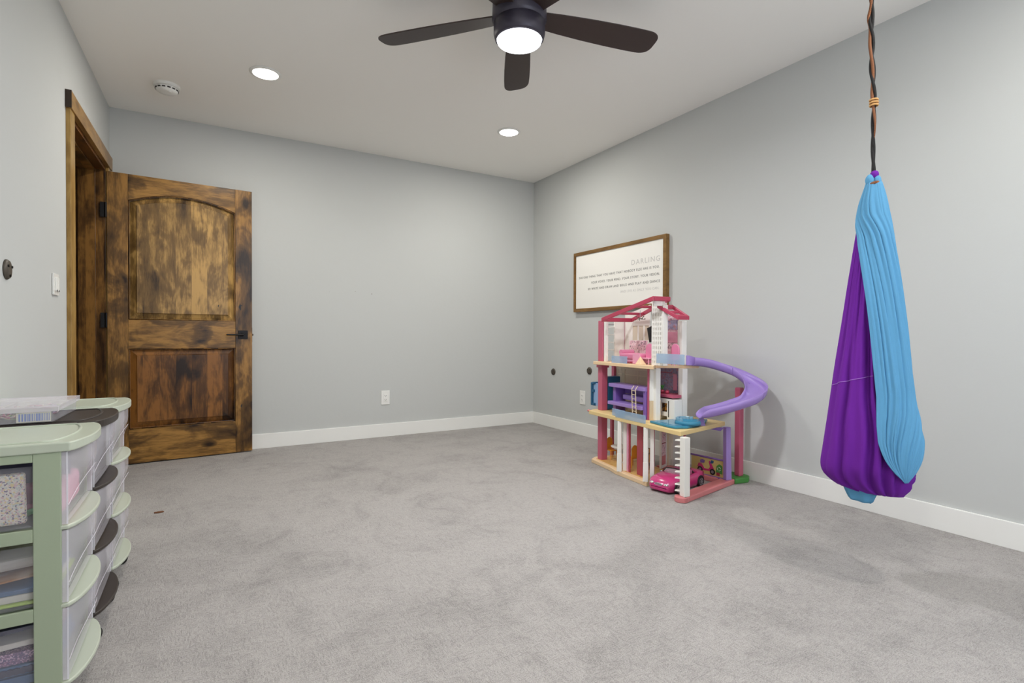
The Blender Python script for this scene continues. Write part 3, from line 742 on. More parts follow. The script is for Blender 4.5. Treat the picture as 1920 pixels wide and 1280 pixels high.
# ============================================================ SWING
A0 = Vector((2.13, 1.0, 0)); dd = Vector((2.13, 1.0, 0)).normalized(); e1 = Vector((dd.y, -dd.x, 0)); e2 = -dd
MP = .001636
def zy(y): return 1.476 - (y - 340) * .001972
sr = root('sensory_swing', (2.13, 1.0, .28), 'purple and sky blue fabric cocoon swing hanging knotted from a rope', 'swing')
OUT = [(342, 1624, 1640), (350, 1620, 1644), (360, 1617, 1647), (380, 1610, 1652), (420, 1603, 1660), (460, 1597, 1667), (500, 1591, 1673), (560, 1581, 1682), (620, 1571, 1690), (680, 1562, 1697), (740, 1553, 1704), (780, 1547, 1713), (820, 1541, 1720), (850, 1537, 1721), (872, 1533, 1718), (890, 1534, 1714), (903, 1545, 1708), (914, 1566, 1702), (922, 1598, 1692), (925, 1630, 1672)]
def interp(tab, y):
    if y <= tab[0][0]: return tab[0][1:]
    for p, q in zip(tab, tab[1:]):
        if y <= q[0]:
            t = (y - p[0]) / (q[0] - p[0]); return tuple(a_ + (b_ - a_) * t for a_, b_ in zip(p[1:], q[1:]))
    return tab[-1][1:]
def sm(x, a_, b_):
    t = min(1, max(0, (x - a_) / (b_ - a_))); return t * t * (3 - 2 * t)
def fold(ph, wd=.12):
    k_ = math.floor(ph / PI); d_ = ph / PI - k_ - .5; h_ = math.sin(k_ * 12.9898) * 43758.5; h_ -= math.floor(h_)
    return -(.25 + 1.05 * h_) * math.exp(-(d_ / (wd * (.7 + .7 * h_))) ** 2) + .30 * math.cos(2 * PI * d_) + .15
def smo(tab, y): return tuple(sum(interp(tab, y + k)[i] for k in (-9, -6, -3, 0, 3, 6, 9)) / 7 for i in range(len(tab[0]) - 1)) if y < 905 else interp(tab, y)
def surf(y, phi, off):
    xl, xr = smo(OUT, y); c_ = ((xl + xr) / 2 - 1630) * MP; a_ = (xr - xl) / 2 * MP
    dep = a_ * (.72 if y < 870 else .72 - .12 * sm(y, 870, 925))
    return A0 + e1 * (c_ + (a_ + off) * math.sin(phi)) + e2 * ((dep + off) * math.cos(phi)) + Vector((0, 0, zy(y)))
CREASE = [(-1.06, -1.18, .008, .12), (-.66, -.66, .019, .085), (-.44, -.30, .010, .12), (-.16, .06, .032, .10), (.06, .42, .026, .09), (.3, .70, .014, .07), (1.6, 1.5, .02, .15), (2.4, 2.5, .02, .15), (-2.2, -2.3, .02, .15)]
def purple_off(y, phi):
    xl, xr = interp(OUT, y); a_ = (xr - xl) / 2 * MP
    amp = .013 * (1 - .93 * sm(y, 520, 760)) * min(1, a_ / .06)
    ph = phi * 4.5 + .6 * math.sin(phi * 2 + 1) + .25 * noise.noise((phi * 1.3, y * .004, 0))
    off = amp * fold(ph * 2); pw = (phi + PI) % (2 * PI) - PI
    for q_, (pa, pb, dp, wd) in enumerate(CREASE):
        pc_ = pa + (pb - pa) * (y - 600) / 300 + .05 * noise.noise((q_ * 3.7, y * .012, 0)); st0 = 500 + 60 * (q_ % 3)
        off -= dp * sm(y, st0, st0 + 200) * (1 - .5 * sm(y, 890, 922)) * math.exp(-((pw - pc_) / wd) ** 2)
    off += .006 * noise.noise((math.sin(phi) * 2.2, math.cos(phi) * 2.2, y * .006)) * sm(y, 480, 760)
    return off + .0028 * sm(y, 850, 880) * math.sin((y - 850) * .34 + phi * 1.2) * sm(math.sin(phi), .55, .95)
g = G(); P = []
ys = [344, 350, 356] + [362 + 8 * k for k in range(63)] + [866, 872, 878, 884, 890, 896, 903, 909, 914, 919, 922, 925]
for y in ys:
    row = []
    for k in range(192):
        phi = 2 * PI * k / 192
        row.append(surf(y, phi, purple_off(y, phi)))
    P.append(row)
g.grid(P, closed=True)
g.b.verts.ensure_lookup_table(); n_ = len(g.b.verts); g.b.faces.new([g.b.verts[i] for i in range(n_ - 192, n_)])
pc = g.done('purple_cloth', 'fabp', sr, smooth=True)
BL = [(350, 1620), (380, 1605), (400, 1605), (420, 1605), (460, 1607), (500, 1612), (560, 1620), (620, 1627), (680, 1633), (740, 1639), (790, 1640), (820, 1643), (840, 1650), (855, 1658), (870, 1669), (880, 1679), (889, 1688)]
P1T = [(344, 2.7), (730, 2.7), (770, 2.4), (795, 2.0), (820, 1.62), (840, 1.36), (855, 1.22), (866, 1.12), (878, 1.0), (889, .88)]
g = G(); P = []; nB = 176
for y in [344, 350, 356] + [362 + 7 * k for k in range(75)] + [887, 889]:
    xl, xr = interp(OUT, y); c_ = (xl + xr) / 2; a_ = (xr - xl) / 2
    s0 = max(-1, min(1, (interp(BL, y)[0] - c_) / a_)); q_ = sm(y, 352, 450); p0 = math.asin(s0) * q_ - 2.0 * (1 - q_)
    p1 = interp(P1T, y)[0]
    row = []
    for k in range(nB + 1):
        t = k / nB; phi = p0 + (p1 - p0) * t
        amp = .0165 * min(1, a_ * MP / .055) * (1 - .35 * sm(y, 800, 880)) * min(1, (p1 - p0) / 1.2)
        ph = t * PI * 8.5 + 1.9 * math.sin(t * 6.3) + .5 * noise.noise((t * 2, y * .003, 5)) + (y - 350) * .0016; ph2 = t * PI * 6.3 + 1.0 - (y - 350) * .0026
        edge = math.sin(min(t, 1 - t) * PI * 4) if min(t, 1 - t) < .125 else 1
        off = .0062 + (amp * .62 * fold(ph, .10) + amp * .5 * fold(ph2, .14)) * edge + .002 * (1 - edge)
        off += .0022 * noise.noise((t * 9, y * .007, 2))
        row.append(surf(y, phi, max(off, .0030)))
    P.append(row)
g.grid(P); g.done('blue_cloth', 'fabb', sr, smooth=True, solid=.0028, off=1)
# blue tail below
g = G(); P = []
for j, (y, x0, x1) in enumerate([(905, 1572, 1650), (918, 1578, 1646), (930, 1584, 1640), (937, 1588, 1637), (941, 1592, 1632)]):
    row = []
    for k in range(28):
        ph = 2 * PI * k / 28; c_ = ((x0 + x1) / 2 - 1630) * MP; a_ = (x1 - x0) / 2 * MP
        row.append(A0 + e1 * (c_ + a_ * math.sin(ph)) + e2 * ((.030 - .004 * j) * math.cos(ph) + .01 + .004 * math.sin(ph * 5)) + Vector((0, 0, zy(y) - .004 * math.sin(ph))))
    P.append(row)
g.grid(P, closed=True); g.b.verts.ensure_lookup_table(); n_ = len(g.b.verts); g.b.faces.new([g.b.verts[i] for i in range(n_ - 28, n_)])
g.done('cloth_tail', 'fabb', sr, smooth=True)
g = G(); pts = []
for k in range(60):
    t = k / 59; y = 724 - 22 * t; phi = -1.35 + 1.42 * t; pts.append(surf(y, phi, purple_off(y, phi) + .0008))
g.tube(pts, .0011, 5); g.done('seam', plain('purple_seam', (172, 120, 206), .8), pc, smooth=True)
# knot
kz = lambda y: A0 + Vector((0, 0, zy(y)))
def lump(c_, r_, sx_, sz_, tw, name, mat):
    g = G(); g.sphere((0, 0, 0), 1, seg=40)
    for v in g.b.verts:
        a_ = math.atan2(v.co.y, v.co.x); k_ = 1 + .16 * fold(a_ * 3.5 + v.co.z * tw, .18) * (1 - v.co.z ** 2)
        v.co = Vector((v.co.x * k_ * sx_, v.co.y * k_ * sx_, v.co.z * sz_)) * r_
    bmesh.ops.translate(g.b, verts=g.b.verts, vec=c_); g.done(name, mat, sr, smooth=True)
lump(kz(339) + e1 * (1624.5 - 1630) * MP + e2 * .004, .0185, .80, 1.25, 2.2, 'blue_knot', 'fabb')
lump(kz(341) + e1 * (1638.5 - 1630) * MP + e2 * .003, .0165, .78, 1.2, -2.0, 'blue_knot', 'fabb')
lump(kz(329) + e1 * (1633 - 1630) * MP, .0150, .95, 1.1, 2.5, 'purple_knot', 'fabp')
g = G(); c_ = kz(346) + e1 * .003; g.tube([c_ + (e1 * math.cos(2 * PI * q / 20) * .0150 + e2 * (math.sin(2 * PI * q / 20) * .0160 + .004)) + Vector((0, 0, .003 * math.cos(2 * PI * q / 20))) for q in range(21)], .0055, 8, cap=False); g.done('knot_strap', 'braid', sr, smooth=True)

# rope
rr = root('swing_rope', (2.125, 1.01, zy(330)), 'twisted black straps and orange braided cord hanging from the ceiling', 'rope')
CL = [(320, 1631), (290, 1630), (260, 1629.5), (230, 1630), (195, 1630.5), (150, 1628), (110, 1625.5), (70, 1625), (40, 1623.5), (10, 1624), (0, 1624), (-185, 1622)]
CLz = sorted([(-y_, x_) for y_, x_ in CL])
def cl(y):
    return A0 + e1 * ((interp(CLz, -y)[0] - 1630) * MP) + Vector((0, 0, zy(y)))
def strand(name, mat, rad, hel, ph0, turns, flat=None, extra=None, y_lo=330, y_hi=-165, seg=8):
    g = G(); pts = []; n_ = 110
    for k in range(n_ + 1):
        t = k / n_; y = y_lo + (y_hi - y_lo) * t
        h_ = hel(y); a_ = ph0 + turns * 2 * PI * t
        q = cl(y) + e1 * h_ * math.cos(a_) + e2 * h_ * math.sin(a_)
        if extra: q += e1 * extra(y)
        pts.append(q)
    g.tube(pts, rad, seg, flat=flat); g.done(name, mat, rr, smooth=True)
hl = lambda y: .0022 + .0030 * (1 - sm(y, 120, 300))
strand('black_strap', 'nylon', .0058, hl, 0, 5, None, None)
strand('black_strap', 'nylon', .0055, hl, PI, 5, None, lambda y: .004 * math.exp(-((y - 20) / 14) ** 2))
def cord():
    g = G(); pts = []
    for k in range(90):
        y = 262 - 262 * k / 89; front = .0055 + .0050 * math.sin(y / 19.0 + 2.2)
        pts.append(cl(y) + e1 * (.0035 * math.sin(y / 17.0) - .002 - .009 * math.exp(-((y - 34) / 15) ** 2) + .004 * sm(y, 150, 250)) + e2 * front)
    g.tube(pts, [.0052 - .0028 * sm(262 - 262 * k / 89, 190, 262) for k in range(90)], 8); g.done('orange_cord', 'braid', rr, smooth=True)
cord()
g = G()
for y in (190, 195, 200):
    c_ = cl(y); g.tube([c_ + (e1 * math.cos(2 * PI * q / 16) + e2 * math.sin(2 * PI * q / 16)) * .0125 + e2 * .003 for q in range(17)], .0035, 6, cap=False)
g.done('whipping', plain('tan_cord', (206, 158, 98), .8), rr, smooth=True)
g = G(); c_ = cl(-165); g.tube([c_ + Vector((0, 0, .018)) + (e1 * math.cos(2 * PI * q / 20) + Vector((0, 0, 1)) * math.sin(2 * PI * q / 20)) * .022 for q in range(21)], .004, 8, cap=False); g.cyl((c_.x, c_.y, c_.z + .036), (c_.x, c_.y, H), .008, .012, 14); g.lathe([(.03, H - .006), (.03, H), (.001, H)], (c_.x, c_.y, 0), 24)
g.done('ceiling_hook', 'black', rr, smooth=False)

# ============================================================ DOLLHOUSE (house frame: x = into the wall, y = to the left)
HM = Matrix.Translation((2.262, 2.014, 0)) @ Matrix(((.9953, .0968, 0, 0), (-.0968, .9953, 0, 0), (0, 0, 1, 0), (0, 0, 0, 1)))
HMI = HM.inverted()
def W(v, u, z=0): return HM @ Vector((v, u, z))
def L2(x, y):
    q = HMI @ Vector((x, y, 0)); return (q.x, q.y)
dh = root('dollhouse', (2.6, 2.45, 0), 'tall pink and white three storey dollhouse with a purple slide', 'dollhouse')
def part(g, name, mat, parent=dh, **k): return g.done(name, mat, parent, fr=HM, **k)
def hbox(name, mat, v0, v1, u0, u1, z0, z1, bev=.0015, parent=dh):
    g = G(); g.box(v0, v1, u0, u1, z0, z1); return part(g, name, mat, parent, bev=bev)
# base
g = G(); g.prism([(.04, .935), (.02, .68), (.0, .60), (.0, .285), (.10, .285), (.30, .42), (.34, .98), (.10, .98)], .0, .026); part(g, 'base_floor', 'beige', bev=.003)
g = G(); g.prism([(.07, .92), (.05, .64), (.04, .56), (.04, .33), (.10, .30), (.29, .43), (.32, .95)], .026, .028); part(g, 'printed_floor', 'woodfl')
g = G()
W2 = [L2(*p) for p in ((2.235, 1.955), (2.80, 2.068), (2.80, 2.14), (2.255, 2.03))]; g.prism(W2, 0, .030)
g.prism([L2(*p) for p in ((2.72, 2.14), (2.80, 2.14), (2.72, 2.56), (2.64, 2.56))], 0, .030)
g.cyl(L2(2.252, 1.995) + (0,), L2(2.252, 1.995) + (.030,), .038, seg=24); part(g, 'garage_kerb', 'pinkbase', bev=.005)
g = G(); g.prism([L2(*p) for p in ((2.80, 2.062), (2.90, 2.045), (2.945, 2.07), (2.955, 2.13), (2.93, 2.20), (2.80, 2.20))], 0, .034); part(g, 'lawn_base', 'grass', bev=.006)
# storey floors
g = G(); g.prism([(.0, .91), (.0, .0), (.50, .155), (.46, .44), (.32, .50), (.32, .95), (.06, .95)], .352, .378); part(g, 'middle_floor', 'beigey', bev=.003)
g = G(); g.prism([(.03, .905), (.03, .262), L2(2.45, 2.385), L2(2.58, 2.28), L2(2.68, 2.24), L2(2.76, 2.46), (.33, .56), (.30, .92)], .703, .725); part(g, 'upper_floor', 'beige', bev=.003)
g = G(); g.sphere((.01, .925, .374), .012, 1, 1.3, .7, 12); part(g, 'floor_tab', 'pinkbase', smooth=True)
# columns
hbox('column', 'pink', .075, .125, .862, .912, .026, .352, .004); hbox('column', 'pink', .075, .125, .862, .912, .378, .700, .004); hbox('column', 'pink', .075, .125, .86, .912, .725, 1.012, .004)
hbox('column_cap', 'pink', .068, .132, .855, .920, .680, .703, .002)
hbox('back_column', 'pink', .245, .265, .975, 1.0, .0, .352); hbox('back_column', 'pink', .245, .265, .955, .985, .352, .70)
for i, (v, u) in enumerate(((.012, .567), (.012, .306))):
    g = G(); g.tube([(v, u, .026), (v, u, .14), (v, u, .145), (v, u, .352)], [.023, .021, .019, .018], 4); part(g, 'porch_column', 'whitep', bev=.002)
for i, (v, u) in enumerate(((.055, .565), (.055, .300))):
    g = G(); g.tube([(v, u, .026), (v, u, .14), (v, u, .145), (v, u, .352)], [.019, .018, .017, .016], 4); part(g, 'porch_column', 'whitep', bev=.002)
hbox('door_frame', 'hot2', .048, .056, .525, .540, .026, .352); hbox('house_door', 'doorred', .05, .056, .507, .522, .02, .352, .001)
hbox('house_door', 'doorred', .06, .066, .397, .452, .026, .352, .001)
hbox('back_column', 'pink', .085, .105, .335, .350, .026, .352)
# display cabinet, poster boards, white wall downstairs
g = G(); g.box(.20, .206, .50, .56, .03, .036); g.box(.20, .206, .50, .56, .166, .172); g.box(.20, .206, .50, .506, .03, .172); g.box(.20, .206, .554, .56, .03, .172); part(g, 'picture_stand', 'flame')
g = G(); a_, b_ = L2(2.615, 2.475), L2(2.655, 2.49); g.prism([L2(2.60, 2.478), L2(2.69, 2.512), L2(2.686, 2.522), L2(2.596, 2.488)], .028, .352); bd = part(g, 'picture_board', 'whitep')
def wallpic(name, mat, p, q, z0, z1, t=-.0015, parent=bd):
    g = G(); a_ = Vector(L2(*p)); b_ = Vector(L2(*q)); g.obox(a_, b_, .002, z0, z1); return part(g, name, mat, parent)
wallpic('picture', 'poster', (2.612, 2.4805), (2.668, 2.502), .20, .34); wallpic('picture', 'doorred', (2.612, 2.4805), (2.668, 2.502), .19, .196); wallpic('picture', 'poster', (2.612, 2.4805), (2.668, 2.502), .11, .19); wallpic('picture', 'pinkbase', (2.612, 2.4805), (2.668, 2.502), .05, .11)
g = G(); g.prism([L2(2.71, 2.512), L2(2.74, 2.522), L2(2.735, 2.535), L2(2.705, 2.525)], .028, .352); part(g, 'wall_post', 'cream')
g = G(); g.prism([L2(2.77, 2.53), L2(2.90, 2.555), L2(2.896, 2.568), L2(2.766, 2.543)], .0, .352); part(g, 'white_panel', 'whitep', bev=.001)
g = G(); a_ = L2(2.842, 2.495); g.box(a_[0] - .006, a_[0] + .006, a_[1] - .006, a_[1] + .006, .0, .352); part(g, 'back_column', 'pink')
# spiral stair post
sp = L2(2.265, 1.985); 
g = G(); g.box(sp[0] - .020, sp[0] + .020, sp[1] - .019, sp[1] + .019, .030, .352); st = part(g, 'stair_post', 'whitep', bev=.003)
for k in range(9):
    z = .052 + k * .0345; g = G()
    g.prism([(sp[0] + .0, sp[1] - .010)] + [(sp[0] - .006 + .046 * math.cos(q), sp[1] + .004 + .046 * math.sin(q)) for q in [PI * .42 + .12 * j for j in range(9)]], z, z + .006); part(g, 'stair_tread', 'whitep', st, bev=.001)
# garage billboard with scooter, in purple frame
pA, pB = Vector((2.727, 2.334, 0)), Vector((2.748, 2.108, 0))
def bbp(t, z, d=0):
    p = pA + (pB - pA) * t; n_ = Vector((-(pB - pA).y, (pB - pA).x, 0)).normalized()
    if n_.x > 0: n_ = -n_
    return p + n_ * d + Vector((0, 0, z))
def bpoly(name, mat, pts, d, parent, th=.0012):
    g = G(); n_ = bbp(0, 0, 1) - bbp(0, 0, 0); g.extr([bbp(t, z, d) for t, z in pts], n_ * th); return g.done(name, mat, parent)
bb = bpoly('billboard', 'yellowp', [(0, .035), (1, .035), (1, .135), (0, .135)], 0, dh, .003)
def circ(t, z, r_, asp=.226, n_=16): return [(t + r_ / asp * math.cos(2 * PI * k / n_), z + r_ * math.sin(2 * PI * k / n_)) for k in range(n_)]
bpoly('scooter_picture', 'car', [(.20, .075), (.24, .098), (.34, .096), (.42, .070), (.55, .070), (.60, .085), (.56, .118), (.60, .125), (.66, .10), (.72, .078), (.70, .064), (.60, .060), (.40, .056), (.30, .062)], .004, bb)
for q in (.29, .68):
    bpoly('wheel_picture', 'tyre', circ(q, .058, .019), .0055, bb); bpoly('hub_picture', 'silver', circ(q, .058, .010), .007, bb)
bpoly('bush_picture', 'grass', [(.78, .06), (.97, .055), (.97, .105), (.88, .115), (.80, .10)], .004, bb)
bpoly('bag_picture', 'purpled', [(.30, .10), (.42, .104), (.44, .12), (.36, .126), (.29, .118)], .0052, bb)
bpoly('leaf_picture', 'navy', [(.60, .108), (.70, .112), (.72, .126), (.64, .130)], .0052, bb)
bpoly('gift_picture', 'doorred', [(.80, .042), (.90, .042), (.90, .062), (.80, .062)], .0056, bb)
g = G()
for k in range(3):
    q0 = 2 * PI * k / 3 + .3; pts = [bbp(.88 + .011 / .226 * math.cos(q0 + 1.5 * j / 5), .085 + .011 * math.sin(q0 + 1.5 * j / 5), .0065) for j in range(6)]; g.tube(pts, .0013, 5)
g.done('arrow_symbol', 'whitep', bb)
g = G(); q = [bbp(-.02, .028, .002), bbp(1.02, .028, .002)]; g.tube([q[0], q[1]], .006, 6); q = [bbp(-.02, .142, .002), bbp(1.02, .142, .002)]; g.tube([q[0], q[1]], .006, 6); g.done('billboard_frame', 'purpled', bb)
# purple A-frame leg
g = G(); g.extr([(2.735, 2.102, .03), (2.775, 2.094, .03), (2.765, 2.096, .352), (2.732, 2.103, .352)], (-.006, -.028, 0)); lg = g.done('slide_leg', 'purple', dh, bev=.002)
g = G(); g.extr([(2.735, 2.10, .345), (2.66, 2.14, .350), (2.60, 2.17, .350), (2.72, 2.11, .325)], (.004, .02, 0)); g.done('brace', 'purpled', lg)
# tall magenta slide post
g = G(); g.box(2.862, 2.904, 2.082, 2.12, .034, .585); g.done('slide_post', 'pink', dh, bev=.006)
# slide
SP = [(2.635, 2.262, .722), (2.70, 2.225, .715), (2.78, 2.165, .690), (2.845, 2.085, .650), (2.862, 2.005, .600), (2.825, 1.945, .556), (2.75, 1.935, .512), (2.67, 1.972, .480), (2.59, 2.022, .452), (2.53, 2.065, .434), (2.495, 2.09, .428)]
def cr(P, t):
    n_ = len(P) - 1; i = min(int(t), n_ - 1); f = t - i
    p0, p1, p2, p3 = (Vector(P[max(i - 1, 0)]), Vector(P[i]), Vector(P[i + 1]), Vector(P[min(i + 2, n_)]))
    return .5 * ((2 * p1) + (-p0 + p2) * f + (2 * p0 - 5 * p1 + 4 * p2 - p3) * f * f + (-p0 + 3 * p1 - 3 * p2 + p3) * f ** 3)
sec = [(-.062, .050), (-.059, .028), (-.054, .010), (-.044, .002), (-.03, 0), (0, -.001), (.03, 0), (.044, .002), (.054, .010), (.059, .028), (.062, .050)]
P = []; nS = 72
for k in range(nS + 1):
    t = (len(SP) - 1) * k / nS; p = cr(SP, t); q = cr(SP, min(t + .02, len(SP) - 1)) - cr(SP, max(t - .02, 0)); q.z = 0; q.normalize(); s_ = Vector((q.y, -q.x, 0))
    hs = 1 if k < nS - 8 else max(.15, math.sqrt((nS - k) / 8))
    P.append([p + s_ * a_ + Vector((0, 0, b_ * (hs if b_ > .01 else 1))) for a_, b_ in sec])
g = G(); g.grid(P); sl = g.done('slide', 'purple', dh, smooth=True, solid=.004, off=0)
for t in (2.7, 5.6, ):
    p = cr(SP, t); q = cr(SP, t + .02) - cr(SP, t - .02); q.z = 0; q.normalize(); s_ = Vector((q.y, -q.x, 0))
    g = G(); g.tube([p + s_ * a_ * 1.03 + Vector((0, 0, b_)) for a_, b_ in sec], .0016, 5); g.done('slide_joint', 'purpled', sl)
for t in (3.6, 5.6):
    p = cr(SP, t); g = G(); g.tube([p + Vector((0, 0, -.004)), p + Vector((.008, .008, -.022))], [.018, .010], 8); g.done('slide_clip', 'purpled', sl)
g = G(); p = Vector((2.535, 2.10, 0)); g.tube([p + Vector((0, 0, .378)), p + Vector((0, 0, .40)), p + Vector((0, 0, .432))], [.030, .022, .014], 4); g.done('slide_foot', 'purple', sl, bev=.003)
g = G(); g.prism([L2(2.585, 2.262), L2(2.60, 2.25), L2(2.665, 2.215), L2(2.668, 2.222), L2(2.60, 2.262)], .722, lambda p: .785 if p[1] > L2(2.63, 2.235)[1] else .762); part(g, 'slide_wall', 'purple', sl, bev=.002)
# middle storey
hbox('side_wall', 'pink', .095, .145, .385, .398, .378, .70); hbox('side_panel', 'tan', .10, .185, .374, .384, .378, .50)
hbox('side_panel', 'print', .10, .165, .374, .384, .50, .70)
for nm, v, u in (('front_column', .143, .372), ):
    hbox(nm, 'whitep', v - .018, v + .018, u - .022, u + .018, .378, .703, .003)
a_ = L2(2.578, 2.28); hbox('front_column', 'whitep', a_[0] - .02, a_[0] + .02, a_[1] - .02, a_[1] + .02, .378, .703, .003)
# mid back window wall
g = G(); v0, v1 = .268, .276
for u0, u1, z0, z1 in ((.60, .97, .665, .70), (.60, .97, .378, .52), (.94, .97, .52, .665), (.855, .89, .52, .665), (.595, .615, .52, .665), (.70, .712, .52, .665), (.60, .94, .625, .632)): g.box(v0, v1, u0, u1, z0, z1)
wf = part(g, 'window_wall', 'cream'); hbox('window_film', 'winp', .271, .273, .615, .94, .52, .665, 0, wf)
hbox('wallpaper_panel', 'poster2', .315, .322, .345, .545, .378, .70, 0); g = G(); g.box(.308, .314, .372, .405, .555, .66); q_ = part(g, 'mirror_print', 'hot2', bev=.004)
hbox('wall_shelf', 'roof', .305, .314, .42, .54, .664, .668, 0)
# elevator cab
ec = hbox('elevator_cab', 'navy', .13, .24, .868, .93, .380, .615, .006)
g = G(); g.box(.12, .25, 1.05, 1.072, .39, .56); g.box(.12, .25, 1.02, 1.05, .39, .41); g.box(.12, .25, 1.02, 1.05, .55, .565); g.box(.12, .25, 1.03, 1.05, .49, .51); part(g, 'cab_frame', 'navy', ec, bev=.003)
hbox('cab_wall', 'sky', .13, .24, .93, 1.05, .392, .556, .003, ec)
# counter
hbox('counter', 'pink', .20, .31, .285, .455, .520, .538, .003)
# pool
g = G(); zr = .379
pool = [(.035, .30), (.02, .12), (.03, .075), (.10, .05), (.22, .085), (.33, .145), (.40, .20), (.36, .24), (.20, .29)]
g.prism(pool, zr, zr + .014); pq = part(g, 'pool', 'pool', bev=.004)
cx_, cy_ = .17, .175
g = G(); g.prism([(cx_ + (p[0] - cx_) * .8, cy_ + (p[1] - cy_) * .76) for p in pool], zr + .0145, zr + .016); part(g, 'pool_water', 'poolw', pq)
g = G(); c_ = (.16, .115, 0)
P = [(.075, zr + .014), (.072, zr + .030), (.068, zr + .034), (.056, zr + .034), (.052, zr + .018), (.001, zr + .018)]
g.lathe(P, c_, 28); part(g, 'hot_tub', 'pool', pq, smooth=True)
g = G()
for j in range(9): 
    q = PI * (.15 + .9 * j / 8); g.box(-.006, .006, -.010, .010, zr + .03, zr + .050, Matrix.Translation((c_[0] + .06 * math.cos(q), c_[1] + .06 * math.sin(q), 0)) @ Matrix.Rotation(q, 4, 'Z'))
part(g, 'tub_backrest', 'poolw', pq, bev=.003)
# railings
hbox('railing', 'bluerail', .012, .016, .52, .652, .379, .425, .001); hbox('railing', 'bluerail', .0, .004, .298, .600, .372, .425, .001)
hbox('railing', 'bluerail', .033, .037, .523, .690, .722, .772, .001); hbox('railing', 'bluerail', .05, .054, .030, .262, .742, .80, .001)
# upper storey
hbox('closet_front', 'whitep', .082, .10, .822, .850, .725, 1.02, .002)
cl_ = hbox('closet_back', 'whitep', .285, .292, .885, 1.015, .725, 1.03, 0)
for z in (.80, .855, .91, .966): hbox('closet_shelf', 'whitep', .20, .284, .890, 1.010, z, z + .006, .001, cl_)
hbox('closet_side', 'whitep', .20, .285, .884, .889, .725, 1.03, 0, cl_)
g = G(); g.cyl((.15, .83, .985), (.15, .90, .985), .003, seg=8); part(g, 'clothes_rail', 'silver', cl_)
hbox('closet_edge', 'pink', .283, .286, .873, .879, .76, 1.02, 0)
g = G(); v0, v1 = .280, .288
for u0, u1, z0, z1 in ((.60, .87, .725, .875), (.785, .87, .875, 1.055), (.60, .785, .975, 1.06), (.718, .730, .875, .975), (.655, .668, .875, .975), (.60, .61, .875, .975)): g.box(v0, v1, u0, u1, z0, z1)
g.extr([(v0, .87, 1.055), (v0, .60, 1.06), (v0, .60, 1.115)], (.008, 0, 0)); wu = part(g, 'window_wall', 'whitep'); hbox('window_film', 'winp', .283, .285, .61, .785, .875, .975, 0, wu)
hbox('picture_panel', 'poster', .25, .255, .59, .782, .785, .873, 0); 
# lattice column
g = G(); a0 = L2(2.39, 2.372); la = a0[0]; u0, u1 = .26, .352
nc, nr = 5, 13
for c in range(nc + 1): g.box(la, la + .006, u0 + (u1 - u0 - .006) * c / nc, u0 + (u1 - u0 - .006) * c / nc + .0105, .725, 1.112)
for r_ in range(nr + 1): g.box(la + .001, la + .005, u0, u1, .725 + (.387 - .012) * r_ / nr, .725 + (.387 - .012) * r_ / nr + .012)
lt = part(g, 'lattice_screen', 'whitep'); hbox('screen_back', 'whitep', la + .030, la + .034, u0, u1, .725, 1.105, 0, lt)
hbox('screen_side', 'whitep', la + .0, la + .036, .252, .259, .725, 1.09, .001, lt)
hbox('picture_wall', 'poster', .275, .281, .325, .436, .725, 1.035, 0)
for z0, z1, mt_ in ((.945, 1.005, 'poster2'), (.862, .930, 'hot2'), (.80, .86, 'poster')): hbox('printed_picture', mt_, .271, .2745, .327, .414, z0, z1, 0)
a_ = L2(2.575, 2.285); hbox('upper_column', 'whitep', a_[0] - .02, a_[0] + .02, a_[1] - .02, a_[1] + .02, .725, 1.0, .003)
# roofs: open frames
def roof(pts_front, depth, th, name, rim=.03):
    """sloped tray roof: front edge points (v,u,z), runs back by depth along v"""
    (va, ua, za), (vb, ub, zb) = pts_front
    g = G()
    def q(s_, d_, z_): return (va + (vb - va) * s_ + d_, ua + (ub - ua) * s_, za + (zb - za) * s_ + z_)
    def bar(s0, s1, d0, d1, z0, z1):
        vs = [g.b.verts.new(q(s_, d_, z_)) for s_, d_, z_ in ((s0, d0, z0), (s1, d0, z0), (s1, d1, z0), (s0, d1, z0), (s0, d0, z1), (s1, d0, z1), (s1, d1, z1), (s0, d1, z1))]
        for f in ((3, 2, 1, 0), (4, 5, 6, 7), (0, 1, 5, 4), (1, 2, 6, 5), (2, 3, 7, 6), (3, 0, 4, 7)): g.b.faces.new([vs[i] for i in f])
    e = .012 / abs(ub - ua); dm = lambda s_: depth[0] + (depth[1] - depth[0]) * s_
    def qb(s0, s1, a0, a1, z0, z1):
        vs = [g.b.verts.new(q(s_, d_(s_), z_)) for s_, d_, z_ in ((s0, a0, z0), (s1, a0, z0), (s1, a1, z0), (s0, a1, z0), (s0, a0, z1), (s1, a0, z1), (s1, a1, z1), (s0, a1, z1))]
        for f in ((3, 2, 1, 0), (4, 5, 6, 7), (0, 1, 5, 4), (1, 2, 6, 5), (2, 3, 7, 6), (3, 0, 4, 7)): g.b.faces.new([vs[i] for i in f])
    z_ = lambda s_: 0.0
    qb(0, 1, z_, lambda s_: .014, -th, 0); qb(0, 1, lambda s_: dm(s_) - .012, dm, -th, 0)
    for s0 in (0, .36, .68, 1 - e): qb(s0, s0 + e, lambda s_: .014, lambda s_: dm(s_) - .012, -th, 0 if s0 in (0, 1 - e) else -.012)
    return part(g, name, 'roof', bev=.003)
roof([(.0, .765, 1.027), (.0, .236, 1.140)], (.26, .135), .027, 'roof')
hbox('ridge_wall', 'whitep', .03, .115, .262, .272, 1.085, 1.112, .001)
ra, rb = L2(2.36, 2.289), L2(2.42, 2.1815)
roof([(ra[0], ra[1], 1.097), (rb[0], rb[1], 1.024)], (.12, .092), .024, 'roof')

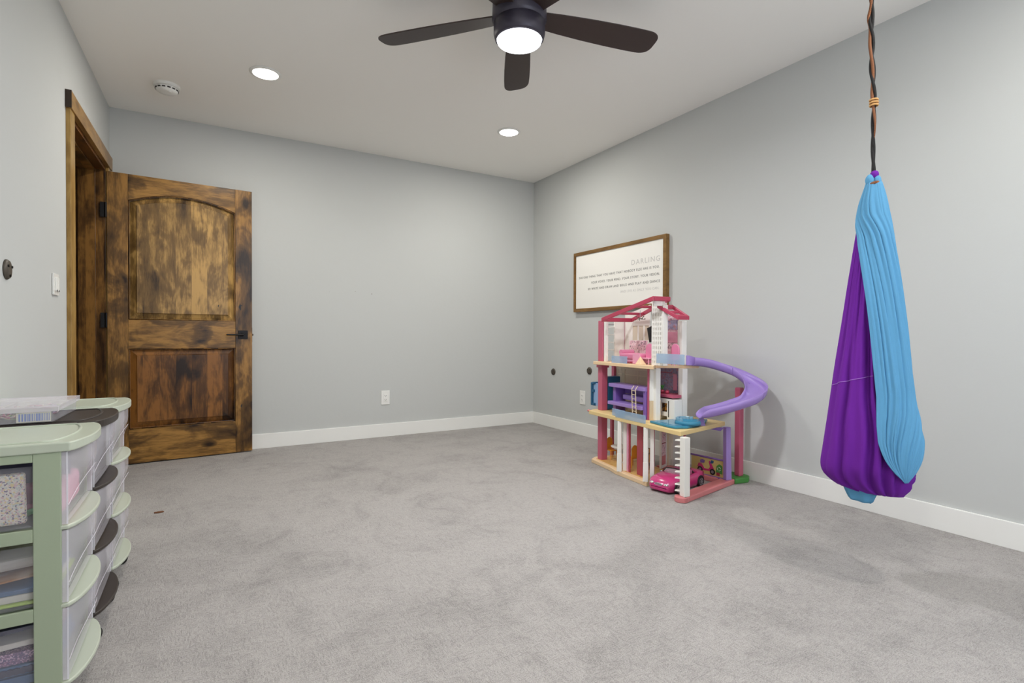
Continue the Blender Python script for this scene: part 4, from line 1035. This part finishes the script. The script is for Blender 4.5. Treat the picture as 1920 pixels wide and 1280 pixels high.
# ---- furniture and toys standing in the dollhouse
def hroot(name, v, u, z, lb, cat, group=None): return root(name, W(v, u, z), lb, cat, group)
# pink bed
r_ = hroot('toy_bed', .12, .56, .726, 'pink doll daybed on the upper floor of the dollhouse', 'toy bed')
def hp(r_, name, mat, *b, bev=.003):
    g = G(); g.box(*b); return g.done(name, mat, r_, fr=HM, bev=bev)
hp(r_, 'mattress', 'hot', .075, .20, .445, .665, .752, .790, bev=.010); hp(r_, 'bed_frame', 'hot2', .078, .198, .445, .665, .732, .750)
g = G(); g.box(.074, .078, .45, .55, .727, .738); g.box(.074, .078, .565, .62, .727, .738); g.done('bed_leg', 'roof', r_, fr=HM)
g = G(); g.cyl((.09, .665, .795), (.19, .665, .795), .018, seg=16); g.done('bolster', 'hot', r_, fr=HM, smooth=False)
hp(r_, 'bed_rail', 'hot2', .060, .066, .43, .50, .727, .790, bev=.001)
for (v, u, lb) in ((.115, .405, 'pink round backed doll chair beside the daybed'), (.175, .243, 'pink round backed doll chair behind the blue railing')):
    r_ = hroot('toy_chair', v, u, .726, lb, 'toy chair', 'pink doll chairs upstairs')
    g = G(); g.extr([(v, u - .034, .765)] + [(v, u + .036 * -math.cos(q), .815 + .042 * math.sin(q)) for q in [PI * j / 10 for j in range(11)]] + [(v, u + .034, .765)], (.010, 0, 0)); g.done('backrest', 'hot', r_, fr=HM, bev=.003)
    hp(r_, 'seat', 'hot2', v - .035, v + .008, u - .034, u + .034, .758, .768)
    for a_, b_ in ((-.03, -.03), (-.03, .028), (.0, -.03), (.0, .028)):
        g = G(); g.cyl((v + a_, u + b_, .726), (v + a_, u + b_, .758), .003, seg=8); g.done('leg', 'hot2', r_, fr=HM)
# tent like blanket by the bed
g = G(); c_ = (.055, .415); base_ = [(c_[0] - .015, c_[1] + .035), (c_[0] - .015, c_[1] - .02), (c_[0] + .03, c_[1] - .02), (c_[0] + .03, c_[1] + .035)]
vs = [g.b.verts.new((p[0], p[1], .7255)) for p in base_]; tp = g.b.verts.new((c_[0] + .008, c_[1] + .01, .778))
for i in range(4): g.b.faces.new((vs[i], vs[(i + 1) % 4], tp))
g.b.faces.new(vs[::-1]); tag(g.done('toy_napkin', 'beige', fr=HM, bev=.002), 'peach folded cloth peak in front of the daybed', 'cloth')
# black screen
g = G(); g.extr([(.20, .532, .955), (.20, .49, .968), (.20, .492, .865), (.20, .508, .862)], (.005, 0, 0)); tag(g.done('toy_screen', 'dark', fr=HM), 'small black tilted screen hanging beside the white lattice', 'screen')
# chandelier
r_ = hroot('toy_chandelier', .15, .54, 1.02, 'tiny silver branching chandelier under the left dollhouse roof', 'chandelier')
g = G(); g.cyl((.15, .54, 1.02), (.15, .54, 1.072), .0015, seg=6); g.done('stem', 'silver', r_, fr=HM)
for k in range(7):
    q = 2 * PI * k / 7; g = G(); p = Vector((.15, .54, 1.02)); e = p + Vector((.02 * math.cos(q), .042 * math.sin(q), .012 * math.sin(3 * q)))
    g.tube([p, (p + e) / 2 + Vector((0, 0, -.006)), e], .0016, 5); g.sphere(e, .004, seg=8); g.done('arm', 'oil', r_, fr=HM)
# bunk bed
r_ = hroot('toy_bunk_bed', .13, .58, .379, 'purple doll bunk bed with a ladder on the middle floor', 'toy bed')
hp(r_, 'top_bunk', 'purple', .075, .185, .402, .782, .556, .580); hp(r_, 'lower_bunk', 'purple', .070, .185, .425, .785, .435, .458)
hp(r_, 'end_post', 'purpled', .10, .185, .735, .765, .379, .556); hp(r_, 'end_post', 'purpled', .085, .185, .402, .425, .379, .556)
hp(r_, 'cushion', 'purple', .13, .185, .430, .700, .474, .510, bev=.010)
hp(r_, 'back_rail', 'purpled', .18, .188, .412, .735, .51, .556, bev=.001)
g = G()
for u in (.455, .492): g.tube([(.052, u - .006, .380), (.052, u + .004, .565), (.07, u + .004, .585)], .0028, 6)
for k in range(7): g.cyl((.052, .452 + k * .0012, .40 + k * .026), (.052, .490 + k * .0012, .40 + k * .026), .002, seg=6)
g.done('ladder', plain('toy_ladder_cream', (222, 204, 176), .5), r_, fr=HM)
# fireplace / oven unit
r_ = hroot('toy_fireplace', .23, .36, .379, 'white doll fireplace and oven unit on the middle floor', 'toy fireplace')
g = G(); g.box(.20, .30, .40, .458, .379, .512); g.box(.20, .262, .27, .337, .379, .512); g.box(.20, .30, .337, .403, .484, .512); g.box(.20, .30, .337, .403, .402, .428); g.box(.285, .30, .337, .403, .379, .512); g.done('body', 'whitep', r_, fr=HM, bev=.0015)
hp(r_, 'firebox', 'flame', .215, .22, .337, .403, .428, .484, bev=0)
g = G(); g.box(.1975, .2, .318, .323, .40, .50); g.done('slot', 'dark', r_, fr=HM)
# plants and pots on the counter
for i, (u, lb) in enumerate(((.42, 'small red pot with a green doll plant on the red counter'), (.375, 'red doll teapot on the red counter'))):
    r_ = hroot('toy_pot', .235, u, .539, lb, 'toy pot', None)
    g = G(); g.lathe([(.009, 0), (.014, .010), (.012, .020), (.004, .022)], (.235, u, .539), 16); g.done('pot', 'roof', r_, fr=HM, smooth=True)
    if i == 0:
        g = G()
        for k in range(6): q = k; g.tube([(.235, u, .56), (.235 + .008 * math.cos(q), u + .010 * math.sin(q), .58 + .004 * (k % 3)), (.235 + .012 * math.cos(q), u + .016 * math.sin(q), .592)], [.0015, .003, .0008], 5)
        g.done('leaves', 'grass', r_, fr=HM)
    else:
        g = G(); g.sphere((.235, u, .563), .004, seg=8); g.done('lid_knob', 'roof', r_, fr=HM)
# dining set downstairs
def ochair(v, u, s, lb):
    r_ = hroot('toy_dining_chair', v, u, .028, lb, 'toy chair', 'orange doll dining chairs')
    hp(r_, 'seat', 'orange', v - .028, v + .028, u - .028, u + .028, .088, .095)
    g = G(); uu = u + s * .026
    g.extr([(v - .026, uu, .095), (v - .026, uu, .15)] + [(v - .026 * math.cos(q), uu, .15 + .03 * math.sin(q)) for q in [PI * j / 8 for j in range(1, 8)]] + [(v + .026, uu, .15), (v + .026, uu, .095)], (0, s * .004, 0)); g.done('backrest', 'orange', r_, fr=HM, bev=.0015)
    for a_ in (-.024, .024):
        for b_ in (-.024, .024):
            g = G(); g.tube([(v + a_, u + b_, .088), (v + a_ * 1.1, u + b_ * 1.1, .029)], [.004, .003], 6); g.done('leg', 'orange', r_, fr=HM)
ochair(.165, .865, 1, 'orange doll dining chair beside the magenta column'); ochair(.15, .615, -1, 'orange doll dining chair behind the red door panels')
r_ = hroot('toy_table', .16, .735, .028, 'round white doll table between the orange chairs', 'toy table')
g = G(); g.lathe([(.001, .134), (.066, .134), (.070, .138), (.070, .141), (.001, .141)], (.16, .75, 0), 32); g.done('tabletop', 'whitep', r_, fr=HM, smooth=False)
g = G(); g.lathe([(.024, .0285), (.006, .036), (.005, .12), (.018, .134)], (.16, .75, 0), 20); g.done('pedestal', 'whitep', r_, fr=HM, smooth=True)

# toy car
fwv = Vector((-.234, -.038, 0)).normalized(); cc = Vector((2.448, 2.205, 0))
CM = Matrix.Translation(cc) @ Matrix(((fwv.x, -fwv.y, 0, 0), (fwv.y, fwv.x, 0, 0), (0, 0, 1, 0), (0, 0, 0, 1)))
tcr = root('toy_car', cc, 'magenta convertible doll car parked in the dollhouse garage', 'toy car')
st_ = [(-.185, .060, .022, .060, .064), (-.176, .076, .014, .078, .084), (-.14, .084, .011, .086, .096), (-.105, .086, .010, .086, .094), (-.100, .086, .010, .086, .094), (-.095, .086, .010, .084, .040), (-.02, .086, .010, .080, .034), (.035, .086, .010, .082, .040), (.040, .086, .010, .084, .092), (.07, .086, .011, .082, .092), (.12, .085, .011, .076, .088), (.155, .081, .011, .068, .080), (.176, .072, .012, .056, .066), (.188, .060, .014, .046, .050), (.192, .050, .018, .038, .040)]
g = G(); P = []
for x, w_, zb, zs, zt in st_:
    inn = w_ - .012 if zt < .05 and abs(x) < .1 else w_ * .72
    top = zs + .004
    P.append([(x, -w_ * .93, zb), (x, -w_, zb + .018), (x, -w_ * .985, zs * .82), (x, -w_ * .94, zs), (x, -(w_ * .90 if zt < zs else w_ * .82), top), (x, -inn, zt if zt < zs else (top + zt) / 2 + .001), (x, 0, zt), (x, inn, zt if zt < zs else (top + zt) / 2 + .001), (x, (w_ * .90 if zt < zs else w_ * .82), top), (x, w_ * .94, zs), (x, w_ * .985, zs * .82), (x, w_, zb + .018), (x, w_ * .93, zb)])
V_ = [[g.b.verts.new(p) for p in row] for row in P]; g.rings(V_, True); g.done('body', 'car', tcr, fr=CM, smooth=True, bev=0)
for sx_ in (-.118, .118):
    for s_ in (-1, 1):
        g = G(); g.cyl((sx_, s_ * .068, .030), (sx_, s_ * .0905, .030), .030, seg=28); wh = g.done('wheel', 'tyre', tcr, fr=CM, bev=.003)
        g = G(); g.lathe([(.022, .089), (.022, .0915), (.018, .0915), (.017, .089)], (0, 0, 0), 24, cap=False)
        for k in range(6): g.box(.003, .019, -.0028, .0028, .089, .0922, Matrix.Rotation(2 * PI * k / 6, 4, 'Z'))
        g.lathe([(.006, .089), (.006, .093), (.001, .093)], (0, 0, 0), 12)
        bmesh.ops.transform(g.b, verts=g.b.verts, matrix=Matrix.Translation((sx_, 0, .030)) @ Matrix.Rotation(-s_ * PI / 2, 4, 'X')); g.done('rim', 'silver', wh, fr=CM)
        g = G(); g.tube([(sx_ + .034 * math.cos(q), s_ * .0860, .030 + .034 * math.sin(q)) for q in [PI * j / 14 for j in range(-2, 17)]], .0035, 6); g.done('wheel_arch', 'tyre', tcr, fr=CM, smooth=True)
g = G(); g.tube([(.190 + .0, .026 * math.cos(q), .050 + .0065 * math.sin(q)) for q in [2 * PI * j / 20 for j in range(21)]], .0022, 6, cap=False); g.box(.184, .190, -.020, .020, .048, .052); g.done('grille', 'silver', tcr, fr=CM, bev=.003)
for s_ in (-1, 1):
    g = G(); g.sphere((.183, s_ * .047, .052), .015, .45, 1.1, .5, 14); hl_ = g.done('headlight', 'silver', tcr, fr=CM, smooth=True)
    g = G(); g.sphere((.190, s_ * .042, .052), .0050, seg=10); g.sphere((.187, s_ * .054, .052), .0042, seg=10); g.done('bulb', 'whitep', hl_, fr=CM)
    g = G(); g.box(-.06, -.015, s_ * .038 - .024, s_ * .038 + .024, .034, .050); g.box(-.072, -.055, s_ * .038 - .022, s_ * .038 + .022, .040, .104); g.done('seat', 'seat', tcr, fr=CM, bev=.007)
    g = G(); g.sphere((.035, s_ * .088, .083), .008, .6, 1.2, .8, 12); g.done('side_mirror', 'silver', tcr, fr=CM, smooth=True)
g = G(); g.tube([(.040, -.070, .088), (.022, -.060, .108), (.018, 0, .113), (.022, .060, .108), (.040, .070, .088)], .0030, 8); ws = g.done('windshield_frame', 'tyre', tcr, fr=CM, smooth=True)
g = G(); g.extr([(.039, -.068, .088), (.022, -.058, .107), (.018, 0, .112), (.022, .058, .107), (.039, .068, .088)], (.0012, 0, 0)); g.done('windshield', 'box', ws, fr=CM)
g = G(); g.tube([(.012, .038 + .014 * math.cos(q), .072 + .014 * math.sin(q)) for q in [2 * PI * j / 16 for j in range(17)]], .0025, 6, cap=False); g.cyl((.012, .038, .072), (.035, .038, .062), .003, seg=8); g.done('steering_wheel', 'tyre', tcr, fr=CM)
g = G(); g.extr([(-.078, -.068, .082), (-.078, -.030, .110), (-.078, -.008, .086), (-.078, .008, .086), (-.078, .030, .110), (-.078, .068, .082)], (-.010, 0, 0)); g.done('roll_bar', 'tyre', tcr, fr=CM, bev=.003)
